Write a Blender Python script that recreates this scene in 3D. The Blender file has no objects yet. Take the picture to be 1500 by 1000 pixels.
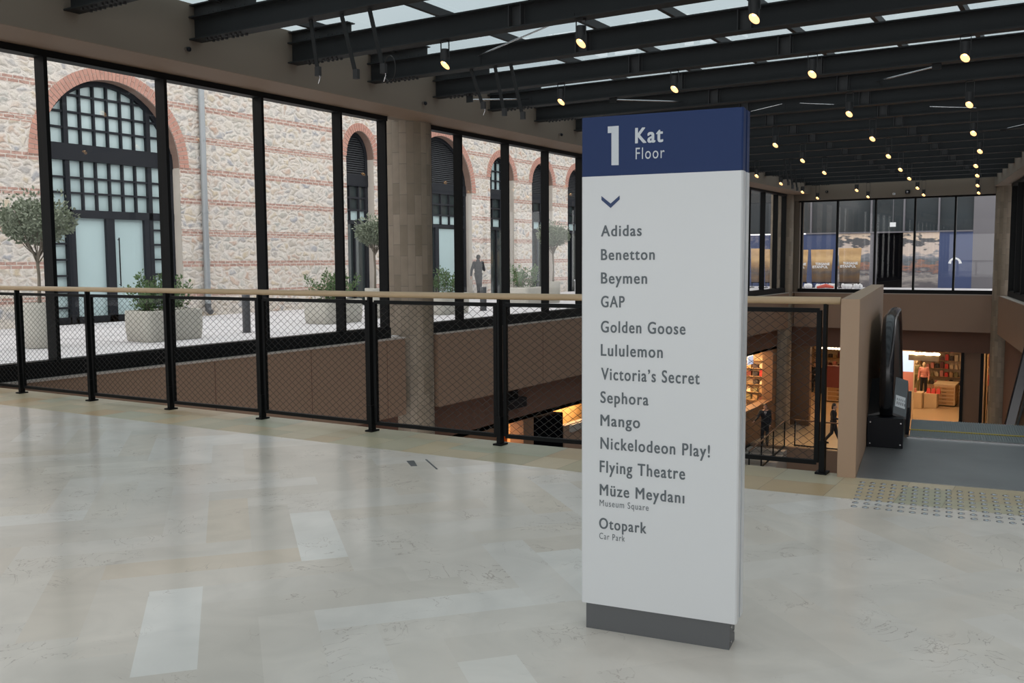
import bpy, bmesh, math, random
from mathutils import Vector, Matrix
random.seed(7)
S = bpy.context.scene
COL = S.collection
R = math.radians

# ------------------------------------------------------------------ camera
FPX, PITCH, ROLL, YAW, HC = 1376.48, 8.71658e-2, -5.6741e-3, 5.60997e-1, 1.55
cp, sp, cy, sy = math.cos(PITCH), math.sin(PITCH), math.cos(YAW), math.sin(YAW)
FW = Vector((-sy*cp, cy*cp, -sp)); RT = Vector((cy, sy, 0)); UPV = RT.cross(FW)
CR, SR = math.cos(ROLL), math.sin(ROLL)
CRT = CR*RT + SR*UPV; CUP = -SR*RT + CR*UPV
EYE = Vector((0, 0, HC))
def at(px, py, axis, d):
    """world point on the plane axis=d that the photo shows at a pixel (used for measuring the place)"""
    v = (px-750)/FPX*CRT - (py-500)/FPX*CUP + FW
    return EYE + v*((d-EYE[axis])/v[axis])
cd = bpy.data.cameras.new('camera'); cam = bpy.data.objects.new('camera', cd); COL.objects.link(cam)
cam.matrix_world = Matrix(((CRT.x, CUP.x, -FW.x, 0), (CRT.y, CUP.y, -FW.y, 0), (CRT.z, CUP.z, -FW.z, HC), (0, 0, 0, 1)))
cd.sensor_width = 36; cd.lens = FPX/1500*36; cd.clip_start = .05; cd.clip_end = 400
S.camera = cam
S.view_settings.view_transform = 'Standard'; S.view_settings.look = 'None'; S.view_settings.gamma = 1
S.view_settings.exposure = .43
S.view_settings.use_curve_mapping = False
S.cycles.use_denoising = True
S.cycles.max_bounces = 10; S.cycles.transparent_max_bounces = 16; S.cycles.caustics_reflective = False
S.cycles.sample_clamp_indirect = 6

# ------------------------------------------------------------------ materials
def new_mat(name):
    m = bpy.data.materials.new(name); m.use_nodes = True
    n = m.node_tree.nodes; return m, n, m.node_tree.links, n['Principled BSDF']
def mat(name, col, rough=.5, metal=0, var=.08, scale=3, bump=0, spec=.5, emit=None, estr=0, coat=0):
    m, N, L, P = new_mat(name)
    P.inputs['Roughness'].default_value = rough; P.inputs['Metallic'].default_value = metal
    P.inputs['Specular IOR Level'].default_value = spec; P.inputs['Coat Weight'].default_value = coat
    tc = N.new('ShaderNodeTexCoord'); nz = N.new('ShaderNodeTexNoise'); nz.inputs['Scale'].default_value = scale; nz.inputs['Detail'].default_value = 5
    L.new(tc.outputs['Object'], nz.inputs['Vector'])
    mx = N.new('ShaderNodeMix'); mx.data_type = 'RGBA'
    mx.inputs[6].default_value = tuple(c*(1-var) for c in col)+(1,); mx.inputs[7].default_value = tuple(min(1, c*(1+var)) for c in col)+(1,)
    L.new(nz.outputs['Fac'], mx.inputs[0]); L.new(mx.outputs[2], P.inputs['Base Color'])
    if bump:
        b = N.new('ShaderNodeBump'); b.inputs['Strength'].default_value = bump; b.inputs['Distance'].default_value = .01
        n2 = N.new('ShaderNodeTexNoise'); n2.inputs['Scale'].default_value = scale*12; L.new(tc.outputs['Object'], n2.inputs['Vector'])
        L.new(n2.outputs['Fac'], b.inputs['Height']); L.new(b.outputs[0], P.inputs['Normal'])
    if emit: P.inputs['Emission Color'].default_value = emit+(1,); P.inputs['Emission Strength'].default_value = estr
    return m
def glass(name, tint, ior=1.5, rough=0.0):
    m, N, L, P = new_mat(name); N.remove(P)
    o = N['Material Output']; t = N.new('ShaderNodeBsdfTransparent'); t.inputs[0].default_value = tint+(1,)
    g = N.new('ShaderNodeBsdfGlossy'); g.inputs['Roughness'].default_value = rough
    w = N.new('ShaderNodeLayerWeight'); w.inputs[0].default_value = .5
    pw = N.new('ShaderNodeMath'); pw.operation = 'POWER'; pw.inputs[1].default_value = 5; L.new(w.outputs['Facing'], pw.inputs[0])
    f = N.new('ShaderNodeMath'); f.operation = 'MULTIPLY_ADD'; f.inputs[1].default_value = .9; f.inputs[2].default_value = .05; L.new(pw.outputs[0], f.inputs[0])
    x = N.new('ShaderNodeMixShader'); L.new(f.outputs[0], x.inputs[0]); L.new(t.outputs[0], x.inputs[1]); L.new(g.outputs[0], x.inputs[2])
    L.new(x.outputs[0], o.inputs[0]); return m
def tile_mat(name, ramp, rough, vein=0, vcol=(.35, .3, .27), nscale=2.5, coat=0):
    """stone tiles: every face carries its own random tone; cloudy noise and thin veins on top"""
    m, N, L, P = new_mat(name)
    a = N.new('ShaderNodeAttribute'); a.attribute_name = 'tone'
    cr = N.new('ShaderNodeValToRGB'); cr.color_ramp.interpolation = 'LINEAR'
    while len(cr.color_ramp.elements) < len(ramp): cr.color_ramp.elements.new(.5)
    for e, (p, c) in zip(cr.color_ramp.elements, ramp): e.position = p; e.color = c+(1,)
    L.new(a.outputs['Fac'], cr.inputs[0])
    tc = N.new('ShaderNodeTexCoord'); nz = N.new('ShaderNodeTexNoise'); nz.inputs['Scale'].default_value = nscale; nz.inputs['Detail'].default_value = 6; nz.inputs['Distortion'].default_value = 1.2
    L.new(tc.outputs['Object'], nz.inputs['Vector'])
    mr = N.new('ShaderNodeMapRange'); mr.inputs[3].default_value = .82; mr.inputs[4].default_value = 1.16; L.new(nz.outputs['Fac'], mr.inputs[0])
    mu = N.new('ShaderNodeMix'); mu.data_type = 'RGBA'; mu.blend_type = 'MULTIPLY'; mu.inputs[0].default_value = 1
    L.new(cr.outputs[0], mu.inputs[6]); L.new(mr.outputs[0], mu.inputs[7]); last = mu.outputs[2]
    if vein:
        n2 = N.new('ShaderNodeTexNoise'); n2.inputs['Scale'].default_value = 3.2; n2.inputs['Detail'].default_value = 8; n2.inputs['Distortion'].default_value = 2.2
        ad = N.new('ShaderNodeVectorMath'); ad.operation = 'ADD'; cm = N.new('ShaderNodeCombineXYZ'); ms = N.new('ShaderNodeMath'); ms.operation = 'MULTIPLY'; ms.inputs[1].default_value = 37
        L.new(a.outputs['Fac'], ms.inputs[0]); L.new(ms.outputs[0], cm.inputs[2]); L.new(tc.outputs['Object'], ad.inputs[0]); L.new(cm.outputs[0], ad.inputs[1]); L.new(ad.outputs[0], n2.inputs['Vector'])
        s = N.new('ShaderNodeMath'); s.operation = 'SUBTRACT'; s.inputs[1].default_value = .5; L.new(n2.outputs['Fac'], s.inputs[0])
        ab = N.new('ShaderNodeMath'); ab.operation = 'ABSOLUTE'; L.new(s.outputs[0], ab.inputs[0])
        m2 = N.new('ShaderNodeMapRange'); m2.inputs[1].default_value = 0; m2.inputs[2].default_value = .009; m2.inputs[3].default_value = vein; m2.inputs[4].default_value = 0; L.new(ab.outputs[0], m2.inputs[0])
        n3 = N.new('ShaderNodeTexNoise'); n3.inputs['Scale'].default_value = 1.7; L.new(ad.outputs[0], n3.inputs['Vector'])
        m3 = N.new('ShaderNodeMapRange'); m3.inputs[1].default_value = .52; m3.inputs[2].default_value = .62; L.new(n3.outputs['Fac'], m3.inputs[0])
        mm = N.new('ShaderNodeMath'); mm.operation = 'MULTIPLY'; L.new(m2.outputs[0], mm.inputs[0]); L.new(m3.outputs[0], mm.inputs[1])
        v = N.new('ShaderNodeMix'); v.data_type = 'RGBA'; L.new(mm.outputs[0], v.inputs[0]); L.new(last, v.inputs[6]); v.inputs[7].default_value = vcol+(1,); last = v.outputs[2]
    L.new(last, P.inputs['Base Color']); P.inputs['Roughness'].default_value = rough; P.inputs['Coat Weight'].default_value = coat
    return m
def facade_mat():
    m, N, L, P = new_mat('rubble_stone_with_brick_bands')
    tc = N.new('ShaderNodeTexCoord'); sep = N.new('ShaderNodeSeparateXYZ'); L.new(tc.outputs['Object'], sep.inputs[0])
    cmb = N.new('ShaderNodeCombineXYZ'); L.new(sep.outputs['Y'], cmb.inputs[0]); L.new(sep.outputs['Z'], cmb.inputs[1])
    mp = N.new('ShaderNodeMapping'); mp.inputs['Scale'].default_value = (3.6, 5.6, 1); L.new(cmb.outputs[0], mp.inputs[0])
    wz = N.new('ShaderNodeTexNoise'); wz.inputs['Scale'].default_value = 3.4; wz.inputs['Detail'].default_value = 4; L.new(cmb.outputs[0], wz.inputs['Vector'])
    wm = N.new('ShaderNodeVectorMath'); wm.operation = 'MULTIPLY_ADD'; wm.inputs[1].default_value = (1.9, 1.9, 0); L.new(wz.outputs['Color'], wm.inputs[0]); L.new(mp.outputs[0], wm.inputs[2])
    vo = N.new('ShaderNodeTexVoronoi'); vo.voronoi_dimensions = '2D'; vo.inputs['Scale'].default_value = 1; L.new(wm.outputs[0], vo.inputs['Vector'])
    ve = N.new('ShaderNodeTexVoronoi'); ve.voronoi_dimensions = '2D'; ve.feature = 'DISTANCE_TO_EDGE'; ve.inputs['Scale'].default_value = 1; L.new(wm.outputs[0], ve.inputs['Vector'])
    sc = N.new('ShaderNodeSeparateColor'); L.new(vo.outputs['Color'], sc.inputs[0])
    cr = N.new('ShaderNodeValToRGB'); el = cr.color_ramp.elements
    pal = [(0, (.68, .63, .56)), (.2, (.64, .54, .40)), (.34, (.42, .43, .46)), (.48, (.70, .65, .58)), (.62, (.58, .42, .33)), (.74, (.74, .69, .62)), (.88, (.48, .49, .46)), (1, (.66, .56, .46))]
    while len(el) < len(pal): el.new(.5)
    for e, (p, c) in zip(el, pal): e.position = p; e.color = c+(1,)
    L.new(sc.outputs[0], cr.inputs[0])
    nz = N.new('ShaderNodeTexNoise'); nz.inputs['Scale'].default_value = 7; nz.inputs['Detail'].default_value = 8; nz.inputs['Roughness'].default_value = .65; L.new(cmb.outputs[0], nz.inputs['Vector'])
    mr = N.new('ShaderNodeMapRange'); mr.inputs[3].default_value = .55; mr.inputs[4].default_value = 1.42; L.new(nz.outputs['Fac'], mr.inputs[0])
    mu = N.new('ShaderNodeMix'); mu.data_type = 'RGBA'; mu.blend_type = 'MULTIPLY'; mu.inputs[0].default_value = 1; L.new(cr.outputs[0], mu.inputs[6]); L.new(mr.outputs[0], mu.inputs[7])
    # mortar washes over the stone edges irregularly
    e1 = N.new('ShaderNodeMath'); e1.operation = 'MULTIPLY_ADD'; e1.inputs[1].default_value = -.62; L.new(nz.outputs['Fac'], e1.inputs[0]); L.new(ve.outputs['Distance'], e1.inputs[2])
    e2 = N.new('ShaderNodeMapRange'); e2.inputs[1].default_value = -.30; e2.inputs[2].default_value = .06; L.new(e1.outputs[0], e2.inputs[0])
    mo = N.new('ShaderNodeMix'); mo.data_type = 'RGBA'; mo.inputs[6].default_value = (.74, .69, .635, 1); L.new(e2.outputs[0], mo.inputs[0]); L.new(mu.outputs[2], mo.inputs[7])
    # brick bands every 0.86 m, two courses each
    br = N.new('ShaderNodeTexBrick'); br.inputs['Scale'].default_value = 1; br.inputs['Brick Width'].default_value = .27; br.inputs['Row Height'].default_value = .092; br.inputs['Mortar Size'].default_value = .012
    br.inputs['Color1'].default_value = (.47, .29, .24, 1); br.inputs['Color2'].default_value = (.56, .38, .32, 1); br.inputs['Mortar'].default_value = (.68, .62, .56, 1)
    L.new(cmb.outputs[0], br.inputs['Vector'])
    ma = N.new('ShaderNodeMath'); ma.operation = 'ADD'; ma.inputs[1].default_value = 20*.86-1.39; L.new(sep.outputs['Z'], ma.inputs[0])
    md = N.new('ShaderNodeMath'); md.operation = 'MODULO'; md.inputs[1].default_value = .86; L.new(ma.outputs[0], md.inputs[0])
    lt = N.new('ShaderNodeMath'); lt.operation = 'LESS_THAN'; lt.inputs[1].default_value = .18; L.new(md.outputs[0], lt.inputs[0])
    fin = N.new('ShaderNodeMix'); fin.data_type = 'RGBA'; L.new(lt.outputs[0], fin.inputs[0]); L.new(mo.outputs[2], fin.inputs[6]); L.new(br.outputs['Color'], fin.inputs[7])
    L.new(fin.outputs[2], P.inputs['Base Color']); P.inputs['Roughness'].default_value = .9
    b = N.new('ShaderNodeBump'); b.inputs['Strength'].default_value = .7; b.inputs['Distance'].default_value = .05; L.new(e2.outputs[0], b.inputs['Height']); L.new(b.outputs[0], P.inputs['Normal'])
    return m
def column_mat():
    m, N, L, P = new_mat('column_stone_strips')
    tc = N.new('ShaderNodeTexCoord'); sep = N.new('ShaderNodeSeparateXYZ'); L.new(tc.outputs['Object'], sep.inputs[0])
    an = N.new('ShaderNodeMath'); an.operation = 'ARCTAN2'; L.new(sep.outputs['Y'], an.inputs[0]); L.new(sep.outputs['X'], an.inputs[1])
    cmb = N.new('ShaderNodeCombineXYZ'); L.new(sep.outputs['Z'], cmb.inputs[0]); L.new(an.outputs[0], cmb.inputs[1])
    br = N.new('ShaderNodeTexBrick'); br.inputs['Scale'].default_value = 1; br.inputs['Brick Width'].default_value = .62; br.inputs['Row Height'].default_value = .31; br.inputs['Mortar Size'].default_value = .006
    br.offset = .37
    br.inputs['Color1'].default_value = (.185, .148, .105, 1); br.inputs['Color2'].default_value = (.27, .22, .165, 1); br.inputs['Mortar'].default_value = (.14, .12, .095, 1)
    L.new(cmb.outputs[0], br.inputs['Vector'])
    nz = N.new('ShaderNodeTexNoise'); nz.inputs['Scale'].default_value = 4; nz.inputs['Detail'].default_value = 6; L.new(tc.outputs['Object'], nz.inputs['Vector'])
    mr = N.new('ShaderNodeMapRange'); mr.inputs[3].default_value = .75; mr.inputs[4].default_value = 1.2; L.new(nz.outputs['Fac'], mr.inputs[0])
    mu = N.new('ShaderNodeMix'); mu.data_type = 'RGBA'; mu.blend_type = 'MULTIPLY'; mu.inputs[0].default_value = 1; L.new(br.outputs['Color'], mu.inputs[6]); L.new(mr.outputs[0], mu.inputs[7])
    L.new(mu.outputs[2], P.inputs['Base Color']); P.inputs['Roughness'].default_value = .6
    return m
def sunset_mat(name, z0, z1, dusk=False, scale=2.0):
    """a printed picture on a hoarding: bands by height, broken up by noise (print, not light)"""
    m, N, L, P = new_mat(name)
    tc = N.new('ShaderNodeTexCoord'); sep = N.new('ShaderNodeSeparateXYZ'); L.new(tc.outputs['Object'], sep.inputs[0])
    mr = N.new('ShaderNodeMapRange'); mr.inputs[1].default_value = z0; mr.inputs[2].default_value = z1; L.new(sep.outputs['Z'], mr.inputs[0])
    nz = N.new('ShaderNodeTexNoise'); nz.inputs['Scale'].default_value = scale; nz.inputs['Detail'].default_value = 6
    mp = N.new('ShaderNodeMapping'); mp.inputs['Scale'].default_value = (1, 1, 2.6 if not dusk else 1.5); L.new(tc.outputs['Object'], mp.inputs[0]); L.new(mp.outputs[0], nz.inputs['Vector'])
    ad = N.new('ShaderNodeMath'); ad.operation = 'MULTIPLY_ADD'; ad.inputs[1].default_value = .22 if dusk else .45; L.new(nz.outputs['Fac'], ad.inputs[0]); L.new(mr.outputs[0], ad.inputs[2])
    sb = N.new('ShaderNodeMath'); sb.operation = 'SUBTRACT'; sb.inputs[1].default_value = .11 if dusk else .225; L.new(ad.outputs[0], sb.inputs[0])
    cr = N.new('ShaderNodeValToRGB'); el = cr.color_ramp.elements
    if dusk: pal = [(0, (.08, .07, .08)), (.25, (.17, .10, .05)), (.36, (.10, .08, .07)), (.55, (.33, .20, .09)), (.72, (.62, .40, .18)), (.86, (.46, .28, .12)), (1, (.58, .36, .16))]
    else: pal = [(0, (.14, .13, .14)), (.16, (.42, .38, .35)), (.27, (.12, .12, .14)), (.38, (.44, .22, .15)), (.46, (.13, .16, .18)), (.58, (.30, .30, .33)), (.63, (.72, .60, .52)), (.76, (.66, .56, .50)), (.79, (.12, .12, .13)), (.91, (.12, .12, .13)), (.94, (.78, .62, .48)), (1, (.75, .6, .5))]
    while len(el) < len(pal): el.new(.5)
    for e, (p, c) in zip(el, pal): e.position = p; e.color = c+(1,)
    L.new(sb.outputs[0], cr.inputs[0]); L.new(cr.outputs[0], P.inputs['Base Color']); P.inputs['Roughness'].default_value = .5
    return m

M = {}
M['stone'] = facade_mat(); M['column'] = column_mat()
M['marble'] = tile_mat('floor_marble', [(0, (.80, .725, .645)), (.2, (.745, .675, .60)), (.42, (.81, .745, .68)), (.62, (.76, .67, .575)), (.8, (.82, .76, .70)), (.93, (.89, .85, .80)), (.96, (.78, .68, .57)), (1, (.73, .59, .45))], .17, .85, vcol=(.42, .34, .29))
M['strip'] = tile_mat('edge_sandstone', [(0, (.62, .49, .32)), (.25, (.49, .46, .33)), (.5, (.70, .57, .40)), (.7, (.54, .38, .21)), (.85, (.50, .50, .38)), (1, (.64, .49, .30))], .34, .2, nscale=1.6)
M['beam'] = mat('charcoal_painted_steel', (.018, .0195, .0205), .6, 0, .15, 2, spec=.2)
M['beam_edge'] = mat('charcoal_steel_plate', (.035, .035, .036), .55, 0, .15, 2, spec=.3)
M['frame'] = mat('black_aluminium', (.007, .0075, .008), .5, 0, .1, 4, spec=.12)
M['render'] = mat('taupe_plaster', (.18, .148, .115), .85, 0, .06, 1.2)
M['fascia'] = mat('brown_cladding_panel', (.24, .155, .105), .6, 0, .05, 1.2)
M['bulk'] = mat('dark_umber_plaster', (.12, .06, .04), .8, 0, .08, 1)
M['parapet'] = mat('taupe_metal_cladding', (.42, .285, .19), .55, 0, .05, 1)
M['sill'] = mat('pale_concrete_edge', (.42, .38, .34), .8)
M['glass'] = glass('window_glass', (.92, .93, .915)); M['roofglass'] = glass('tinted_roof_glass', (.345, .41, .43))
M['white'] = mat('white_lacquer', (.675, .695, .71), .32, 0, .015, 1); M['navy'] = mat('navy_lacquer', (.014, .034, .115), .5, 0, .05, 1, spec=.25)
M['letter'] = mat('grey_vinyl', (.105, .125, .14), .5, 0, .02); M['letterw'] = mat('pale_vinyl', (.58, .62, .66), .5, 0, .02); M['letternavy'] = mat('navy_vinyl', (.02, .045, .13), .5, 0, .02)
M['base'] = mat('slate_grey_plinth', (.105, .11, .115), .5, 0, .05, 2); M['groove'] = mat('blue_grey_trim', (.16, .20, .25), .4)
M['steel'] = mat('brushed_steel', (.55, .55, .56), .25, 1, .08, 20); M['bsteel'] = mat('dull_steel_deck', (.27, .275, .28), .40, .6, .3, 1.8)
M['deck'] = mat('dark_steel_deck', (.085, .085, .088), .35, .6, .2, 3); M['step'] = mat('escalator_step', (.26, .28, .28), .5, .2, .15, 6); M['yellow'] = mat('yellow_demarcation', (.62, .46, .05), .5)
M['rubber'] = mat('black_rubber_handrail', (.010, .011, .014), .2, 0, .1, 3); M['blackgloss'] = mat('black_gloss_panel', (.006, .007, .010), .35, 0, .1, 2, spec=.18)
M['wood'] = mat('pale_oak_handrail', (.50, .36, .22), .45, 0, .15, 5); M['wire'] = mat('dark_steel_cable', (.03, .028, .026), .45, .3)
M['pave'] = mat('pale_granite_paving', (.68, .67, .69), .8, 0, .08, .6); M['pavejoint'] = mat('paving_joint', (.33, .33, .35), .8)
M['brick'] = mat('red_arch_brick', (.50, .27, .215), .85, 0, .25, 5, .2); M['mortar'] = mat('pale_lime_mortar', (.66, .60, .54), .9, 0, .1, 4)
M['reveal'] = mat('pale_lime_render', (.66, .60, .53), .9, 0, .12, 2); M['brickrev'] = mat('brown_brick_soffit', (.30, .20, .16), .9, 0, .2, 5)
M['wframe'] = mat('anthracite_window_frame', (.017, .02, .026), .6, spec=.2); M['louvre'] = mat('dark_louvre', (.055, .06, .068), .55)
M['frost'] = mat('frosted_green_pane', (.50, .65, .67), .25, 0, .10, .8, spec=.8); M['darkpane'] = mat('dark_reflective_pane', (.035, .05, .052), .08, 0, .2, 1, spec=1)
M['pipe'] = mat('galvanised_downpipe', (.36, .39, .41), .45, .4, .08, 4)
M['planter'] = mat('pale_terrazzo_planter', (.58, .56, .50), .75, 0, .08, 9); M['soil'] = mat('soil', (.05, .04, .03), .95, 0, .3, 20)
M['bark'] = mat('grey_olive_bark', (.22, .19, .15), .9, 0, .25, 14, .4); M['olive'] = mat('olive_leaf', (.24, .28, .20), .6, 0, .35, 6); M['shrub'] = mat('shrub_leaf', (.13, .22, .085), .55, 0, .45, 6)
M['bollard'] = mat('dark_grey_bollard', (.09, .095, .105), .5)
M['hblue'] = mat('blue_hoarding', (.055, .08, .18), .55, 0, .12, .7); M['hgrey'] = mat('grey_hoarding', (.16, .155, .17), .5, 0, .12, .6); M['hdark'] = mat('dark_shopfront_glazing', (.045, .055, .062), .12, 0, .4, .5, spec=.8)
M['hpost'] = mat('grey_shopfront_mullion', (.17, .165, .185), .5); M['black'] = mat('black_opening', (.004, .004, .005), .9, spec=0); M['hcream'] = mat('cream_trim', (.72, .64, .56), .6)
M['photo'] = sunset_mat('harbour_sunset_print', 0.1, 2.75); M['dusk'] = sunset_mat('golden_water_print', 0.1, 2.05, True, 3.2)
M['arcwhite'] = mat('white_print', (.85, .87, .9), .5); M['redcloth'] = mat('red_tarpaulin', (.62, .10, .07), .6, 0, .2, 4); M['snow'] = mat('white_wrapping', (.8, .8, .82), .7, 0, .1, 6)
M['oakwall'] = mat('warm_brown_wall', (.16, .085, .045), .55, 0, .12, 1.5); M['shopwall'] = mat('cream_shop_wall', (.52, .40, .26), .7, 0, .06, 1)
M['shopfloor'] = mat('beige_shop_floor', (.50, .38, .25), .22, 0, .06, .6); M['lamp'] = mat('warm_light_panel', (1, .8, .5), .5, emit=(1, .66, .36), estr=10)
M['cloud'] = mat('cloud_lamp', (1, .9, .7), .5, emit=(1, .78, .48), estr=3.5); M['screen'] = mat('bright_screen', (.3, .4, .5), .3, emit=(.34, .44, .62), estr=1.1)
M['shelfwood'] = mat('oak_shelf', (.40, .25, .12), .5, 0, .15, 4); M['skin'] = mat('skin', (.50, .31, .23), .5, 0, .04)
M['suit'] = mat('black_cloth', (.012, .013, .017), .8, 0, .2, 8); M['dcloth'] = mat('charcoal_cloth', (.025, .026, .03), .85, 0, .2, 8); M['shirt'] = mat('white_shirt', (.65, .65, .66), .7); M['hair'] = mat('dark_hair', (.015, .012, .01), .6)
M['red'] = mat('red_goods', (.55, .035, .03), .5); M['pink'] = mat('pink_goods', (.62, .25, .22), .6); M['cream'] = mat('cream_goods', (.62, .50, .34), .6); M['darkgood'] = mat('dark_goods', (.04, .03, .03), .6); M['olivegood'] = mat('khaki_goods', (.20, .17, .08), .7); M['maroon'] = mat('maroon_goods', (.13, .025, .02), .5)
M['lens'] = mat('warm_lamp_lens', (.8, .6, .35), .4, emit=(1, .58, .26), estr=.85); M['lensHot'] = mat('hot_led', (1, .9, .7), .4, emit=(1, .74, .38), estr=5)
M['spotblack'] = mat('black_spot_housing', (.012, .012, .013), .45); M['orange'] = mat('amber_wall', (.62, .22, .04), .5, 0, .1, 1); M['amberlit'] = mat('amber_ceiling', (.65, .42, .18), .6, 0, .1, 1)
M['label'] = mat('white_sticker', (.75, .76, .77), .4, 0, .01); M['ink'] = mat('grey_ink', (.25, .25, .26), .6, 0, .01); M['plate'] = mat('dark_floor_socket', (.12, .13, .14), .4, .4); M['greysign'] = mat('grey_sign', (.30, .29, .27), .5)

# ------------------------------------------------------------------ mesh builder
class MB:
    def __init__(s): s.v = []; s.f = []; s.m = []; s.mi = 0; s.sm = []; s.smooth = False; s.tone = None
    def face(s, pts, smooth=None):
        b = len(s.v); s.v += [tuple(p) for p in pts]; s.f.append(tuple(range(b, b+len(pts)))); s.m.append(s.mi); s.sm.append(s.smooth if smooth is None else smooth)
    def idx(s, verts, faces, smooth=False):
        b = len(s.v); s.v += [tuple(p) for p in verts]
        for f in faces: s.f.append(tuple(b+i for i in f)); s.m.append(s.mi); s.sm.append(smooth)
        return s
    def box(s, x0, x1, y0, y1, z0, z1, T=None):
        vs = [Vector((x, y, z)) for z in (z0, z1) for x, y in ((x0, y0), (x1, y0), (x1, y1), (x0, y1))]
        if T: vs = [T(v) for v in vs]
        return s.idx(vs, [(3, 2, 1, 0), (4, 5, 6, 7), (0, 1, 5, 4), (1, 2, 6, 5), (2, 3, 7, 6), (3, 0, 4, 7)])
    def bar(s, a, b, w, h=None, up=(0, 0, 1)):
        a, b = Vector(a), Vector(b); d = (b-a).normalized(); u = Vector(up)
        if abs(d.dot(u)) > .98: u = Vector((0, 1, 0))
        r = d.cross(u).normalized(); u = r.cross(d); h = h or w
        vs = [p+r*i*w/2+u*j*h/2 for p in (a, b) for i, j in ((-1, -1), (1, -1), (1, 1), (-1, 1))]
        return s.idx(vs, [(3, 2, 1, 0), (4, 5, 6, 7), (0, 1, 5, 4), (1, 2, 6, 5), (2, 3, 7, 6), (3, 0, 4, 7)])
    def tube(s, pts, r, n=8, caps=True):
        pts = [Vector(p) for p in pts]; rs = r if isinstance(r, (list, tuple)) else [r]*len(pts); rings = []; pu = None
        for i, p in enumerate(pts):
            d = (pts[min(i+1, len(pts)-1)]-pts[max(i-1, 0)]).normalized()
            u = Vector((0, 0, 1)) if pu is None else pu
            if abs(d.dot(u)) > .95: u = Vector((1, 0, 0)) if abs(d.x) < .9 else Vector((0, 1, 0))
            a = d.cross(u).normalized(); u = a.cross(d).normalized(); pu = u
            rings.append([p+(a*math.cos(2*math.pi*k/n)+u*math.sin(2*math.pi*k/n))*rs[i] for k in range(n)])
        vs = [q for g in rings for q in g]
        fs = [(i*n+k, i*n+(k+1) % n, (i+1)*n+(k+1) % n, (i+1)*n+k) for i in range(len(pts)-1) for k in range(n)]
        s.idx(vs, fs, n > 5)
        if caps: s.idx(rings[0][::-1], [tuple(range(n))]); s.idx(rings[-1], [tuple(range(n))])
        return s
    def lathe(s, prof, c=(0, 0, 0), n=24, T=None, sq=0):
        vs = []
        for r, z in prof:
            for k in range(n):
                a = 2*math.pi*k/n; x, y = math.cos(a), math.sin(a)
                if sq: q = (abs(x)**sq+abs(y)**sq)**(-1/sq); x *= q; y *= q
                v = Vector((c[0]+r*x, c[1]+r*y, c[2]+z)); vs.append(T(v) if T else v)
        fs = [(i*n+k, i*n+(k+1) % n, (i+1)*n+(k+1) % n, (i+1)*n+k) for i in range(len(prof)-1) for k in range(n)]
        return s.idx(vs, fs, True)
    def ell(s, c, r, n=12, T=None):
        prof = [(max(1e-4, math.sin(math.pi*i/n)), -math.cos(math.pi*i/n)) for i in range(n+1)]
        vs = []
        for a, z in prof:
            for k in range(n):
                t = 2*math.pi*k/n; v = Vector((c[0]+r[0]*a*math.cos(t), c[1]+r[1]*a*math.sin(t), c[2]+r[2]*z)); vs.append(T(v) if T else v)
        return s.idx(vs, [(i*n+k, i*n+(k+1) % n, (i+1)*n+(k+1) % n, (i+1)*n+k) for i in range(n) for k in range(n)], True)
    def build(s, name, mats, parent=None, origin=None):
        me = bpy.data.meshes.new(name); o = Vector(origin or (0, 0, 0))
        me.from_pydata([tuple(Vector(v)-o) for v in s.v], [], s.f)
        for m in (mats if isinstance(mats, (list, tuple)) else [mats]): me.materials.append(M[m] if isinstance(m, str) else m)
        me.polygons.foreach_set('material_index', s.m); me.polygons.foreach_set('use_smooth', s.sm)
        if s.tone is not None:
            a = me.attributes.new('tone', 'FLOAT', 'FACE'); a.data.foreach_set('value', s.tone)
        me.update(); ob = bpy.data.objects.new(name, me); COL.objects.link(ob); ob.location = o
        if parent:
            ob.parent = parent; w = Vector(parent.location); p = parent.parent
            while p: w += p.location; p = p.parent
            ob.location = o-w
        return ob
def thing(name, label, cat, loc=(0, 0, 0), group=None):
    o = bpy.data.objects.new(name, None); COL.objects.link(o); o.location = loc; o.empty_display_size = .1
    return tag(o, label, cat, group)
def tag(o, label, cat, group=None, kind=None):
    o['label'] = label; o['category'] = cat
    if group: o['group'] = group
    if kind: o['kind'] = kind
    return o
def struct(o, label=None):
    o['kind'] = 'structure'
    if label: o['label'] = label
    return o
def copy_tree(o, parent=None):
    c = o.copy(); COL.objects.link(c); c.parent = parent
    for ch in list(o.children): copy_tree(ch, c)
    return c
def bevel(o, w, seg=2, ang=35):
    b = o.modifiers.new('bevel', 'BEVEL'); b.width = w; b.segments = seg; b.limit_method = 'ANGLE'; b.angle_limit = R(ang); return o
ORD = ['nearest', 'second', 'third', 'fourth', 'fifth', 'sixth', 'seventh', 'eighth', 'ninth', 'tenth', 'eleventh', 'twelfth', 'thirteenth', 'fourteenth', 'fifteenth', 'sixteenth', 'seventeenth', 'eighteenth', 'nineteenth', 'twentieth', 'twenty-first', 'twenty-second', 'twenty-third']

# ------------------------------------------------------------------ plan of the building
XW = -12.0                                  # inner face of the left window wall
YB = 43.0                                   # inner face of the back wall
ZL = -6.2                                   # level of the floor below
def xr(y): return -2.13+(34.5-y)*.1761      # inner face of the slanting right wall
def edge_y(x):                              # where white marble meets the sandstone border
    return 5.55+(x+11.95)*.049 if x < -3.17 else 5.98+(x+3.17)*.115
def void_y(x): return 6.40+(x+11.95)*.0345 if x < -4.2 else 6.667+(x+4.2)*.085
XR0 = 7.0

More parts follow.
